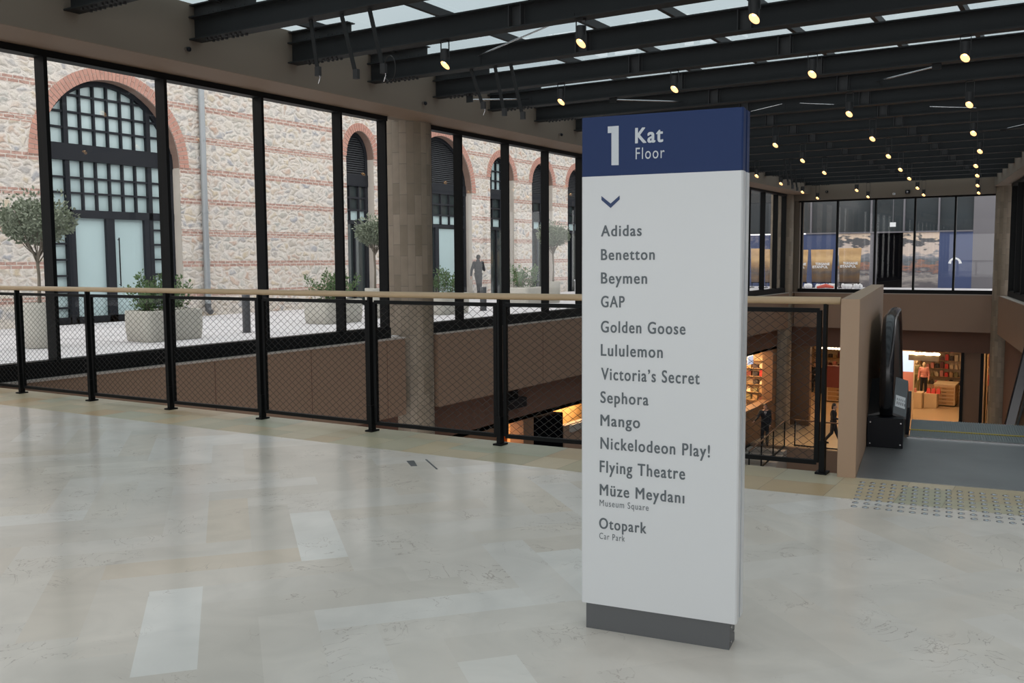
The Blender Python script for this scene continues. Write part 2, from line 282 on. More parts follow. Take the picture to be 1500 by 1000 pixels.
# ---- main floor
def clip(poly, a, b, c):                    # keep a*x+b*y<=c
    out = []
    for i in range(len(poly)):
        p, q = poly[i], poly[(i+1) % len(poly)]; dp, dq = a*p[0]+b*p[1]-c, a*q[0]+b*q[1]-c
        if dp <= 0: out.append(p)
        if dp*dq < 0: t = dp/(dp-dq); out.append((p[0]+t*(q[0]-p[0]), p[1]+t*(q[1]-p[1])))
    return out
fl = MB(); fl.tone = []
W_, n_ = .24, 4
ang = R(-41); ca, sa = math.cos(ang), math.sin(ang)
def tiles():
    for k in range(-60, 60):
        for m in range(-12, 12):
            yield (k+m*2*n_, k, n_, 1)
            c = k+n_+m*2*n_
            yield (c, k-n_+1, 1, n_)
ox, oy = -4.18, 4.068
def tcen(t): x, y = (t[0]+t[2]/2)*W_, (t[1]+t[3]/2)*W_; return ox+ca*x-sa*y, oy+sa*x+ca*y
TF = {}
for fx, fy, ft in ((-3.73, 3.81, .93), (-3.9, 3.45, .975), (-4.43, 3.6, .965), (-5.9, 3.3, .95), (-2.2, 2.2, .95), (-3.1, 5.4, .955)):
    t_ = min(tiles(), key=lambda t: (tcen(t)[0]-fx)**2+(tcen(t)[1]-fy)**2); TF[(t_[0], t_[1], t_[2])] = ft
for tx, ty, tw, th_ in tiles():
    q = [(tx*W_, ty*W_), ((tx+tw)*W_, ty*W_), ((tx+tw)*W_, (ty+th_)*W_), (tx*W_, (ty+th_)*W_)]
    q = [(ox+ca*x-sa*y, oy+sa*x+ca*y) for x, y in q]
    cxm, cym = sum(p[0] for p in q)/4, sum(p[1] for p in q)/4
    if not (-13 < cxm < XR0+1 and -9 < cym < 8): continue
    tone = TF.get((tx, ty, tw), random.random()**1.1*.95)
    for half in (0, 1):
        p = q
        if half == 0: p = clip(p, 1, 0, -3.17); p = clip(p, -.049, 1, 5.55+11.95*.049)
        else: p = clip(p, -1, 0, 3.17); p = clip(p, -.115, 1, 5.98+3.17*.115)
        p = clip(p, -1, 0, 11.95); p = clip(p, 1, 0, XR0) if len(p) > 2 else p; p = clip(p, 0, -1, 8) if len(p) > 2 else p
        if len(p) > 2:
            fl.face([(x, y, 0) for x, y in p]); fl.tone.append(tone)
floor = struct(fl.build('floor', 'marble'), 'polished pale marble floor laid in a herringbone of long slabs')
# slab under it and sandstone border
sb = MB(); sb.tone = []
x = -11.95; random.seed(3)
while x < XR0:
    w = random.choice([.28, .34, .42, .3])
    x2 = min(x+w, XR0)
    ya, yb, yc, yd = edge_y(x), edge_y(x2), void_y(x2), void_y(x)
    j = random.uniform(.3, .7)
    ym1, ym2 = ya+(yd-ya)*j, yb+(yc-yb)*j
    g_ = .0018
    sb.face([(x, ya, 0), (x2-g_, yb, 0), (x2-g_, ym2-g_, 0), (x, ym1-g_, 0)]); sb.face([(x, ym1, 0), (x2-g_, ym2, 0), (x2-g_, yc, 0), (x, yd, 0)])
    sb.tone += [random.random(), random.random()]
    x = x2
struct(sb.build('trim_1', 'strip'), 'sandstone border of greenish and tan slabs along the atrium edge')
sl = MB()
pts = [(-11.95, -8), (-11.95, void_y(-11.95)), (-4.2, void_y(-4.2)), (XR0, void_y(XR0)), (XR0, -8)]
sl.face([(x, y, -.012) for x, y in pts[::-1]][::-1]); 
for i in range(1, 3):
    (x0, y0), (x1, y1) = pts[i], pts[i+1]; sl.face([(x0, y0, 0), (x1, y1, 0), (x1, y1, -1.58), (x0, y0, -1.58)])
sl.face([(x, y, -1.58) for x, y in pts])
struct(sl.build('wall_slab_edge', 'fascia'))

# ---- left fascia, sills, lower walls
def wall_box(name, args, m, lab=None): return struct(MB().box(*args).build(name, m), lab)
fa = MB(); fa.box(-12.6, -11.9, 5.0, 14.88, -1.58, -.03); fa.build
for k in range(1, 6): pass
o = struct(fa.build('wall_left_fascia', 'fascia'), 'brown clad fascia under the left windows, before the column')
o = struct(MB().box(-12.6, -11.9, 16.0, 43.2, -1.58, -.03).build('wall_left_fascia', 'fascia'), 'brown clad fascia under the left windows, beyond the column')
jt = MB()
for y in (7.9, 10.05, 12.2, 14.3, 18.2, 20.4, 22.6, 24.8): jt.box(-11.9005, -11.896, y, y+.012, -1.58, -.03)
struct(jt.build('trim_fascia_joint', 'bulk'))
struct(MB().box(-12.7, -11.88, 5.0, 14.88, -.03, 0).box(-12.7, -11.88, 16.0, 43.2, -.03, 0).build('trim_2', 'sill'), 'pale concrete edge under the left windows')
struct(MB().box(-12.4, xr(43)+.6, 43.0, 43.8, -.03, 0).build('trim_3', 'sill'))
struct(MB().box(-11.85, xr(43)+.3, 43.0, 43.8, -1.57, -.03).build('wall_back_fascia', 'fascia'), 'brown clad fascia under the back window')

# round columns
def column(x, y, lab, r=.5):
    b = MB(); b.lathe([(r, ZL-4.5), (r, 4.6)], (x, y, 0), 48); return struct(b.build('wall_column', 'column', origin=(x, y, 0)), lab)
column(-12.35, 15.6, 'stone strip clad round column between the left windows')
column(-12.35, 29.0, 'second stone clad round column along the left windows')
column(-12.32, 42.5, 'stone clad round column in the far left corner')
column(-3.35, 42.9, 'stone clad round column in the far right corner', .46)
column(xr(35.2)+.72, 35.2, 'stone clad column at the right edge', .46)

# ---- left curtain wall
def window_wall(name, lab, P, e0, e1, ztop, zsill, posts, depth, width, hz=.10):
    """P(u, d, z) -> world; frame runs from e0 to e1, posts at the given u (inner face u-width..u)"""
    def bx(b, u0, u1, d0, d1, z0, z1):
        vs = [P(u, d, z) for z in (z0, z1) for u, d in ((u0, d0), (u1, d0), (u1, d1), (u0, d1))]
        b.idx(vs, [(3, 2, 1, 0), (4, 5, 6, 7), (0, 1, 5, 4), (1, 2, 6, 5), (2, 3, 7, 6), (3, 0, 4, 7)])
    f = MB(); bx(f, e0, e1, 0, depth, 0, zsill); bx(f, e0, e1, 0, depth, ztop, ztop+hz)
    bx(f, e0, e1, .03, depth, zsill, zsill+.02)
    w = struct(f.build(name, 'frame'), lab)
    for u in posts:
        m = MB(); bx(m, u-width, u, 0, depth, zsill, ztop); m.build('mullion', 'frame', w)
    ps = sorted(posts)
    for a, b in zip(ps[:-1], ps[1:]):
        g = MB(); g.face([P(a, depth*.6, zsill), P(b-width, depth*.6, zsill), P(b-width, depth*.6, ztop), P(a, depth*.6, ztop)]); g.build('pane', 'glass', w)
    return w
PLw = lambda u, d, z: Vector((XW-d, u, z))
window_wall('window_1', 'black framed curtain wall on the left, before the column', PLw, -8, 14.56, 4.26, .2, [7.53-1.92*k for k in range(1, 9)]+[7.53, 9.42, 11.34, 13.26, 14.53], .21, .055)
window_wall('window_2', 'black framed curtain wall on the left, beyond the column', PLw, 15.7, 28.2, 4.26, .2, [15.98, 17.1, 19.02, 20.9, 22.75, 24.67, 26.6, 28.2], .21, .055)
window_wall('window_3', 'black framed curtain wall at the far end of the left side', PLw, 29.8, 42.05, 4.26, .2, [29.9, 31.3, 33.2, 35.1, 37.05, 38.96, 40.75, 42.0], .21, .055)
PBk = lambda u, d, z: Vector((u, YB+d, z))
window_wall('window_4', 'black framed five bay window at the back', PBk, -11.75, -3.62, 4.02, .14, [-11.55, -10.0, -8.4, -6.81, -5.25, -3.66], .15, .08, .07)
def PRt(u, d, z): return Vector((xr(u)+d+.22, u, z))
window_wall('window_5', 'black framed curtain wall on the right', PRt, 5, 41.6, 4.26, .2, [5+1.92*k for k in range(0, 20)][:20], .2, .06)

# ---- soffits (plastered edge beams above the windows)
def soffit_left():
    b = MB(); b.box(-12.28, -11.15, -8, 43.0, 4.36, 5.2); return b
struct(soffit_left().build('wall_left', 'render'), 'taupe plastered edge beam above the left windows')
M['soffit'] = mat('warm_bounce_soffit', (.21, .145, .098), .7, 0, .05, 1.2)  # brown stands in for warm light bounced onto the underside
struct(MB().box(-12.0, -11.15, -8, 43, 4.352, 4.36).build('ceiling_soffit', 'soffit'), 'soffit strip above the left windows, coloured brown for warm bounced light')
b = MB(); b.box(-12.4, 3, 42.75, 43.9, 4.09, 5.2); struct(b.build('wall_back', 'render'), 'taupe plastered wall above the back window')
def quad_prism(b, p, z0, z1):
    n = len(p); vs = [(x, y, z0) for x, y in p]+[(x, y, z1) for x, y in p]
    b.idx(vs, [tuple(range(n))[::-1], tuple(range(n, 2*n))]+[(i, (i+1) % n, n+(i+1) % n, n+i) for i in range(n)])
    return b
def xs(y): return xr(y)-.28
b = quad_prism(MB(), [(xs(43), 43), (xs(-8), -8), (xs(-8)+1.6, -8), (xs(43)+1.6, 43)], 4.36, 5.2)
struct(b.build('wall_right', 'render'), 'taupe plastered edge beam above the right windows')
b = quad_prism(MB(), [(xr(43.2), 43.2), (xr(7), 7), (xr(7)+.7, 7), (xr(43.2)+.7, 43.2)], -1.57, -.03)
struct(b.build('wall_right_fascia', 'fascia'), 'brown clad fascia under the right windows')
b = quad_prism(MB(), [(xr(41.7)-.02, 41.7), (xr(7)-.02, 7), (xr(7)+.7, 7), (xr(41.7)+.7, 41.7)], -.03, 0)
struct(b.build('trim_4', 'sill'))
# piers beside the back window
wall_box('wall_back_pier', (-12.9, -11.7, 43.0, 43.8, 0, 4.2), 'render'); wall_box('wall_back_pier', (-3.62, -2.3, 43.0, 43.8, 0, 4.2), 'render')

# ---- roof beams, purlins and glass
PIT = 1.915
BY = [9.27+PIT*n for n in range(-5, 18)]
beam_labels = {}
def make_beam(i, y):
    xa, xb = -11.15, xs(y)+.02
    b = MB()
    b.box(xa, xb, y-.11, y+.11, 4.68, 4.70); b.box(xa, xb, y-.006, y+.006, 4.70, 4.985); b.box(xa, xb, y-.11, y+.11, 4.985, 5.005)
    near = ORD[i] if i < len(ORD) else 'farthest'
    o = b.build('roof_beam', 'beam', origin=(xa, y, 4.68))
    tag(o, ('charcoal steel roof beam spanning the hall, %s counted from behind the viewer' % near) if i else 'charcoal steel roof beam spanning the hall, the one farthest behind the viewer', 'beam', 'charcoal steel beams under the glass roof')
    # end splice with bolt heads, upper web
    e = MB(); e.box(xa, xa+1.25, y-.006, y+.006, 5.005, 5.16); e.box(xa, xa+1.25, y-.09, y+.09, 5.16, 5.175)
    for k in range(4):
        for yy in (-.06, .06):
            e.box(xa+.35+k*.09, xa+.375+k*.09, y+yy-.012, y+yy+.012, 5.005, 5.03); e.box(xa+.8+k*.09, xa+.825+k*.09, y+yy-.012, y+yy+.012, 5.005, 5.03)
            e.box(xa+.3+k*.09, xa+.33+k*.09, y+yy-.014, y+yy+.014, 4.65, 4.68); e.box(xa+.7+k*.09, xa+.73+k*.09, y+yy-.014, y+yy+.014, 4.65, 4.68)
    e.build('splice_plate', 'beam_edge', o)
    for xq in (-4.35, -6.9):
        s = MB(); s.box(xq-.1, xq-.09, y-.1, y+.1, 4.70, 4.985); s.box(xq+.09, xq+.1, y-.1, y+.1, 4.70, 4.985)
        s.box(xq-.12, xq+.12, y-.012, y+.012, 4.72, 4.98); s.build('stiffener', 'beam_edge', o)
    return o
for i, y in enumerate(BY): make_beam(i, y)
rl = MB()
rl.face([(-13.2, -8, 5.30), (xr(-8)+1.2, -8, 5.30), (xr(43)+1.2, 43.6, 5.30), (-13.2, 43.6, 5.30)])
struct(rl.build('ceiling', 'roofglass'), 'tinted glass roof above the steel beams')
pu = MB()
for xq in (-10.6, -8.5, -6.9, -5.6, -4.35, -3.1, -1.9, -.7, .5, 1.7, 3.0, 4.5, 6.0):
    yend = 43 if xq < -3.6 else min(43, 34.5-(xq-.3+1.85)/.1761)
    for a, c in zip([-8]+BY, BY+[yend]):
        if c > a and c <= yend: pu.bar((xq, a, 5.2), (xq, c, 5.2), .07, .12)
struct(pu.build('ceiling_glazing_bar', 'beam_edge'), 'dark glazing bars carrying the glass roof')
# sloping wind braces between the beams
GU = []
def rod(p, q, z=4.76, lab='', r=.014):
    a, c = [min((at(e_[0], e_[1], 1, yb_) for yb_ in BY), key=lambda w_: abs(w_.z-4.74)) for e_ in (p, q)]
    b = MB(); b.tube([a, c], r, 8)
    gs = MB()
    for e_ in (a, c): gs = MB(); GU.append(gs); gs.box(e_.x-.07, e_.x+.07, e_.y-.012, e_.y+.012, min(e_.z-.05, 4.69), max(e_.z+.03, 4.72))
    o = tag(b.build('brace_rod', 'steel', origin=a), lab, 'brace', 'steel brace rods between the roof beams')
    for g_ in GU: g_.build('gusset_plate', 'beam', o)
    GU.clear(); return o
rod((700, 82), (835, 24), lab='long pale steel brace rod rising left of the largest spotlight')
rod((688, 146), (775, 145), lab='short level steel brace rod right of the column top')
rod((898, 146), (1002, 149), lab='level steel brace rod just above the blue sign top')
rod((1100, 163), (1146, 152), lab='steel brace rod right beside the blue sign top')
rod((1172, 151), (1222, 153), lab='steel brace rod left of the spotlight above the far window')
rod((1284, 119), (1372, 97), lab='steel brace rod rising towards the upper right spotlight')
rod((1362, 156), (1430, 158), lab='level steel brace rod under the upper right spotlight')
rod((1470, 189), (1500, 182), lab='steel brace rod at the right edge of the roof')
# hanging flat hangers
hg = MB
HG = [((455, 30), (466, 108), 5, 'leftmost of three leaning hangers on the near left beam'), ((500, 22), (522, 112), 5, 'middle of three leaning hangers on the near left beam'),
      ((541, 16), (562, 104), 5, 'rightmost of three leaning hangers on the near left beam, with a wire loop'), ((690, 105), (708, 157), 7, 'leftmost of three leaning hangers above the first window past the column'),
      ((725, 100), (739, 167), 7, 'middle of three leaning hangers above the first window past the column'), ((748, 97), (766, 172), 7, 'rightmost of three leaning hangers above the first window past the column'),
      ((1148, 254), (1155, 270), 16, 'left one of the small far hangers near the corner'), ((1156, 253), (1161, 275), 16, 'middle one of the small far hangers near the corner'), ((1163, 260), (1168, 278), 18, 'right one of the small far hangers near the corner')]
for k, (p, q, bi, lab) in enumerate(HG):
    a = at(p[0], p[1], 1, BY[bi]); a.z = 4.68; c = at(q[0], q[1], 1, BY[bi]+.12)
    t = thing('hanger_bracket', 'dark steel '+lab, 'hanger', a, 'leaning steel hangers under the roof')
    b = MB(); b.bar(a, c, .055, .018, (0, 1, 0)); b.build('arm', 'beam', t)
    b = MB(); b.bar(c+Vector((0, 0, .09)), c-Vector((0, 0, .03)), .075, .05, (0, 1, 0)); b.build('clamp', 'beam_edge', t)
    if k in (0, 2, 3): b = MB(); b.tube([c+Vector((.02, 0, .05)), c+Vector((.03, 0, -.06)), c+Vector((0, 0, -.13))], .008, 6); b.build('shackle', 'steel', t)
    if k == 2:
        b = MB(); b.tube([c+Vector((.1+.09*math.sin(u), 0, .02+.16*math.cos(u))) for u in [R(d) for d in range(-170, 180, 20)]], .006, 5); b.build('wire_loop', 'wire', t)

# ------------------------------------------------------------------ spotlights
LP = [(652, 90), (851, 57), (822, 145), (988, 126), (1105, 17), (1190, 101), (1414, 77), (1244, 163), (1135.8, 209.5), (1278, 200), (1175.7, 232.7), (1207.5, 250.7), (1108.5, 255.5), (1144, 267), (1175.5, 279.5), (1197.5, 288.5), (1255, 276.8), (1271.5, 286.5), (1301.5, 226), (1420, 149), (1426, 191.7), (1435.5, 218.7), (1429.5, 240.5), (1431.6, 255), (1432, 269.7), (1433.7, 281), (1319, 246), (1332, 259.4), (1344, 273.5), (1353, 283.7)]
def make_spot(loc, label):
    t = thing('spotlight', label, 'spotlight', loc, 'black cylinder spotlights under the roof beams')
    x, y, z = loc
    k = 4.68-z
    b = MB(); b.box(x-.05, x+.05, y-.03, y+.03, 4.66, 4.68); b.bar((x-.07, y, 4.67), (x-.07, y, z+.05), .008, .02); b.bar((x+.07, y, 4.67), (x+.07, y, z+.05), .008, .02); b.bar((x-.075, y, 4.665), (x+.075, y, 4.665), .02, .015)
    b.build('bracket', 'spotblack', t)
    T = Matrix.Rotation(R(0), 3, 'X'); T2 = Matrix.Rotation(R(0), 3, 'Y')
    def tf(v): return Vector(loc)+T2@(T@v)
    # can with an angled mouth
    n = 20; rr = .062; top = [tf(Vector((rr*math.cos(2*math.pi*i/n), rr*math.sin(2*math.pi*i/n), .17))) for i in range(n)]
    mouth = [tf(Vector((rr*math.cos(2*math.pi*i/n), rr*math.sin(2*math.pi*i/n), -.055-.05*math.sin(2*math.pi*i/n+R(18))))) for i in range(n)]
    inn = [tf(Vector((.95*rr*math.cos(2*math.pi*i/n), .95*rr*math.sin(2*math.pi*i/n), -.0))) for i in range(n)]
    b = MB(); b.idx(top+mouth, [(i, (i+1) % n, n+(i+1) % n, n+i) for i in range(n)], True); b.idx(top, [tuple(range(n))]); b.build('housing', 'spotblack', t)
    b = MB(); b.idx(mouth+inn, [(i, (i+1) % n, n+(i+1) % n, n+i) for i in range(n)], True); b.idx(inn, [tuple(range(n))]); b.build('reflector', 'lens', t)
    b = MB(); b.ell((0, 0, -.012), (.026, .026, .010), 8, tf); b.build('lamp', 'lensHot', t)
    return t
rows = {}
for px, py in LP:
    q = at(px, py, 2, 4.27); n = (q.y-9.27)/PIT
    n = min([1, 3, 5, 7, 9, 11, 13, 15, 17], key=lambda k: abs(k*1.045-.35-n) if k < 16 else abs(17.6-n))
    w = at(px, py, 1, 9.27+PIT*n); rows.setdefault(n, []).append((w.x, w.y, min(max(w.z, 4.12), 4.42)))
for ri, n in enumerate(sorted(rows)):
    L_ = sorted(rows[n]); m = len(L_)
    for i, l in enumerate(L_):
        pos = 'leftmost' if i == 0 else ('rightmost' if i == m-1 else ['', 'second from left', 'third from left', 'fourth from left', 'fifth from left'][i])
        if m == 1: pos = 'the only one'
        rown = ORD[ri]+' row' if ri else 'row nearest the viewer'
        make_spot(l, 'black spotlight with warm mouth, %s in the %s of spotlights' % (pos, rown))

# ------------------------------------------------------------------ railing
PO = [(-10.83, 6.28), (-9.54, 6.33), (-8.25, 6.38), (-6.96, 6.45), (-5.58, 6.48), (-4.23, 6.54), (-2.95, 6.70), (-1.66, 6.84)]
rail = thing('railing', 'black steel mesh railing with pale wooden handrail along the atrium edge', 'railing', (-6.9, 6.45, 0))
hr = [(-11.9, 6.24, 1.245)]+[(x, y, 1.245) for x, y in PO]+[(-1.56, 6.85, 1.245)]
bevel(MB().tube(hr, .027, 14).build('handrail', 'wood', rail), .001)
for x, y in PO:
    b = MB(); b.box(x-.011, x+.011, y-.027, y+.027, .012, 1.22); b.box(x-.04, x+.04, y-.055, y+.055, 0, .014); b.box(x-.019, x+.019, y-.03, y+.03, .012, .24)
    b.tube([(x, y, 1.2), (x, y, 1.235)], .012, 8); b.build('post', 'frame', rail)
XP = [(-12.02, 6.235)]+PO
for i in range(len(XP)-1):
    a, c = Vector((XP[i][0], XP[i][1], 0)), Vector((XP[i+1][0], XP[i+1][1], 0)); d = (c-a); L_ = d.length; d.normalize()
    s0, s1, z0, z1 = .045, L_-.045, .075, 1.175
    if i == 0: s0 = .14
    P_ = lambda s, z: a+d*s+Vector((0, .012, z))
    b = MB(); fw = .032
    for p, q in (((s0, z0), (s1, z0)), ((s0, z1), (s1, z1)), ((s0, z0), (s0, z1)), ((s1, z0), (s1, z1))): b.bar(P_(*p), P_(*q), fw, fw, (0, 0, 1))
    fr = b.build('mesh_panel_frame', 'frame', rail)
    # woven cable net: wavy strands that touch to make diamonds
    b = MB(); ph, pw = .031, .083; s0 += .01; s1 -= .01
    nrow = int((z1-z0)/ph)+1
    for r_ in range(nrow):
        zc = z0+ph*(r_+.5); pts = []
        ncol = int((s1-s0)/(pw/2)); ps = (s1-s0)/ncol
        for k in range(ncol+1):
            zz = zc+(ph/2-.001)*(1 if (k+r_) % 2 else -1); zz = min(z1, max(z0, zz))
            pts.append((s0+ps*k, zz))
        fine = []
        for (sa_, za), (sb_, zb) in zip(pts[:-1], pts[1:]):
            for t in (0, .33, .67): fine.append((sa_+(sb_-sa_)*t, za+(zb-za)*(t*t*(3-2*t)*.6+t*.4)))
        fine.append(pts[-1])
        b.tube([P_(s_, z_) for s_, z_ in fine], .0021, 3, False)
    b.build('cable_net', 'wire', fr)

# ------------------------------------------------------------------ totem sign
TH = R(8.4); TU = Vector((math.cos(TH), math.sin(TH), 0)); TN = Vector((math.sin(TH), -math.cos(TH), 0)); TO = Vector((-1.805, 3.4095, 0))
def tp(u, n, z): return TO+TU*u+TN*n+Vector((0, 0, z))
tot = thing('directory_totem', 'tall white directory totem with navy header standing on the marble floor', 'sign', tp(.32, -.08, 0))
def tbox(b, u0, u1, n0, n1, z0, z1, ch=0):
    pr_ = [(u0, n0), (u1, n0), (u1, n1), (u0, n1)]
    if ch: pr_ = [(u0, n0), (u1, n0), (u1, n1-ch), (u1-ch, n1), (u0+ch, n1), (u0, n1-ch)]
    n = len(pr_); vs = [tp(u, nn, z) for z in (z0, z1) for u, nn in pr_]
    b.idx(vs, [tuple(range(n))[::-1], tuple(range(n, 2*n))]+[(i, (i+1) % n, n+(i+1) % n, n+i) for i in range(n)])
    return b
ZT, ZH, ZB = 2.115, 1.880, .112
UW = .645
tbox(MB(), 0, UW, -.055, 0, ZB, ZH, .006).build('white_panel', 'white', tot)
tbox(MB(), 0, UW-.002, -.055, 0, ZH, ZT, .006).build('navy_header', 'navy', tot)
tbox(MB(), .012, UW-.006, -.085, -.055, ZB+.01, ZH-.004).build('white_core', 'groove', tot)
tbox(MB(), .012, UW-.006, -.085, -.055, ZH-.004, ZT-.004).build('navy_core', 'navy', tot)
tbox(MB(), 0, UW, -.14, -.085, ZB, ZH).build('white_back_panel', 'white', tot)
tbox(MB(), 0, UW-.002, -.14, -.085, ZH, ZT).build('navy_back_header', 'navy', tot)
pb = tbox(MB(), .018, UW-.028, -.125, -.012, 0, ZB).build('plinth', 'base', tot)
for n_c, z in ((-.04, .085), (-.09, .05), (-.04, .025)):
    c = tp(UW-.028, n_c, z); MB().tube([c, c+TU*.004], .006, 10).build('screw', 'steel', pb)
def text_mesh(txt, bold, mname, px0, px1, ptop, pbase, parent, h_char='A', lift=.0012, name='lettering'):
    cu = bpy.data.curves.new('t', 'FONT'); cu.body = txt; cu.size = 1; cu.space_character = 1.16; cu.resolution_u = 5
    ob = bpy.data.objects.new('t', cu); COL.objects.link(ob); dg = bpy.context.evaluated_depsgraph_get(); me = bpy.data.meshes.new_from_object(ob.evaluated_get(dg))
    cu2 = bpy.data.curves.new('t2', 'FONT'); cu2.body = h_char; cu2.size = 1; cu2.offset = 0; o2 = bpy.data.objects.new('t2', cu2); COL.objects.link(o2); dg = bpy.context.evaluated_depsgraph_get(); m2 = bpy.data.meshes.new_from_object(o2.evaluated_get(dg))
    caph = max(v.co.y for v in m2.vertices)-bold*0; x0 = min(v.co.x for v in me.vertices); x1 = max(v.co.x for v in me.vertices)
    bpy.data.objects.remove(ob); bpy.data.objects.remove(o2); bpy.data.meshes.remove(m2)
    def plane(px, py):
        v = (px-750)/FPX*CRT-(py-500)/FPX*CUP+FW; return EYE+v*((TN.dot(TO)-TN.dot(EYE))/TN.dot(v))
    A = plane(px0, pbase); T_ = plane(px0, ptop); B = plane(px1, pbase)
    uA, uB = (A-TO).dot(TU), (B-TO).dot(TU); h = T_.z-A.z
    vs = []
    for v in me.vertices: v.co = tp(uA+(v.co.x-x0)/(x1-x0)*(uB-uA), lift, A.z+v.co.y/caph*h)
    me.materials.clear(); me.materials.append(M[mname]); me.name = name
    if bold > .01:
        bm = bmesh.new(); bm.from_mesh(me); src = list(bm.verts)+list(bm.edges)+list(bm.faces)
        sc_ = (uB-uA)/(x1-x0)
        for qi, (dx, dz) in enumerate(((-1, 0), (1, 0), (-.7, .6), (.7, .6), (-.7, -.6), (.7, -.6))):
            g = bmesh.ops.duplicate(bm, geom=src)
            for v in g['geom']:
                if isinstance(v, bmesh.types.BMVert): v.co += TU*dx*bold*1.15*sc_+Vector((0, 0, dz*bold*sc_))+TN*.00004*(qi+1)
        bm.to_mesh(me); bm.free()
    o = bpy.data.objects.new(name, me); COL.objects.link(o); o.parent = parent; o.location = -Vector(parent.location)
    return o
for t in [('Kat', .028, 'letterw', 931.2, 970.7, 187.8, 209.6, tot, 'K'), ('Floor', .004, 'letterw', 931.2, 973.5, 216.5, 233.3, tot, 'F'),
          ('Adidas', .022, 'letter', 880.8, 939.6, 330.2, 346), ('Benetton', .022, 'letter', 880.8, 958.8, 364.9, 380.6), ('Beymen', .022, 'letter', 880.8, 947.6, 399, 415),
          ('GAP', .022, 'letter', 880.8, 914.7, 433.3, 449.6), ('Golden Goose', .022, 'letter', 880.6, 1003.8, 469.8, 486.4), ('Lululemon', .022, 'letter', 880.6, 970.5, 503.8, 520.6),
          ('Victoria\u2019s Secret', .022, 'letter', 881, 1024.6, 538.4, 555.6), ('Sephora', .022, 'letter', 880, 949.7, 572.9, 589.4), ('Mango', .022, 'letter', 880, 937.2, 606.8, 623),
          ('Nickelodeon Play!', .022, 'letter', 880, 1039.7, 640, 656.8), ('Flying Theatre', .022, 'letter', 879, 1003.3, 674.1, 691), ('M\u00fcze Meydan\u0131', .022, 'letter', 879, 1002.2, 708.5, 724.6),
          ('Museum Square', -.002, 'letter', 878.5, 950.2, 731.2, 740.4), ('Otopark', .022, 'letter', 878, 946.6, 757.8, 773.2), ('Car Park', -.002, 'letter', 878, 915.4, 779.6, 788.6)]:
    text_mesh(t[0], t[1], t[2], t[3], t[4], t[5], t[6], tot, t[8] if len(t) > 8 else 'A')
def tplane(px, py):
    v = (px-750)/FPX*CRT-(py-500)/FPX*CUP+FW; q = EYE+v*((TN.dot(TO)-TN.dot(EYE))/TN.dot(v)); return q+TN*.0012
def tpoly(name, m, polys):
    b = MB()
    for p in polys: b.face([tplane(*q) for q in p])
    return b.build(name, m, tot)
tpoly('numeral', 'letterw', [[(895.8, 242), (906.4, 241.8), (906.4, 184.2), (895.8, 185)], [(890.4, 185.3), (890.4, 195), (895.8, 194.6), (895.8, 185)]])
tpoly('chevron', 'letternavy', [[(881.1, 287), (881.1, 293), (894.6, 304.6), (894.6, 298)], [(894.6, 298), (894.6, 304.6), (907.8, 292), (907.8, 286.2)]])

# ------------------------------------------------------------------ parapet and escalator
TE = R(8.3); EU = Vector((math.cos(TE), math.sin(TE), 0)); EV = Vector((-math.sin(TE), math.cos(TE), 0)); EO = Vector((-1.42, 6.80, 0))
def ep(v): return EO+EU*v[0]+EV*v[1]+Vector((0, 0, v[2]))
par = MB(); par.box(-.125, 0, 0, 3.75, -1.5, 1.262, ep)
bevel(struct(par.build('wall_parapet', 'parapet'), 'taupe metal clad parapet beside the escalator'), .004)
esc = thing('escalator', 'descending escalator with grey steel landing plate beyond the studded floor strip', 'escalator', ep((.7, 1, 0)))
b = MB(); b.box(0.003, 2.1, 0.02, 1.74, -.3, .004, ep); b.build('landing_plate', 'bsteel', esc)
b = MB(); b.box(.3, 2.1, 1.72, 1.78, -.05, .012, ep); b.build('comb_plate', 'steel', esc)
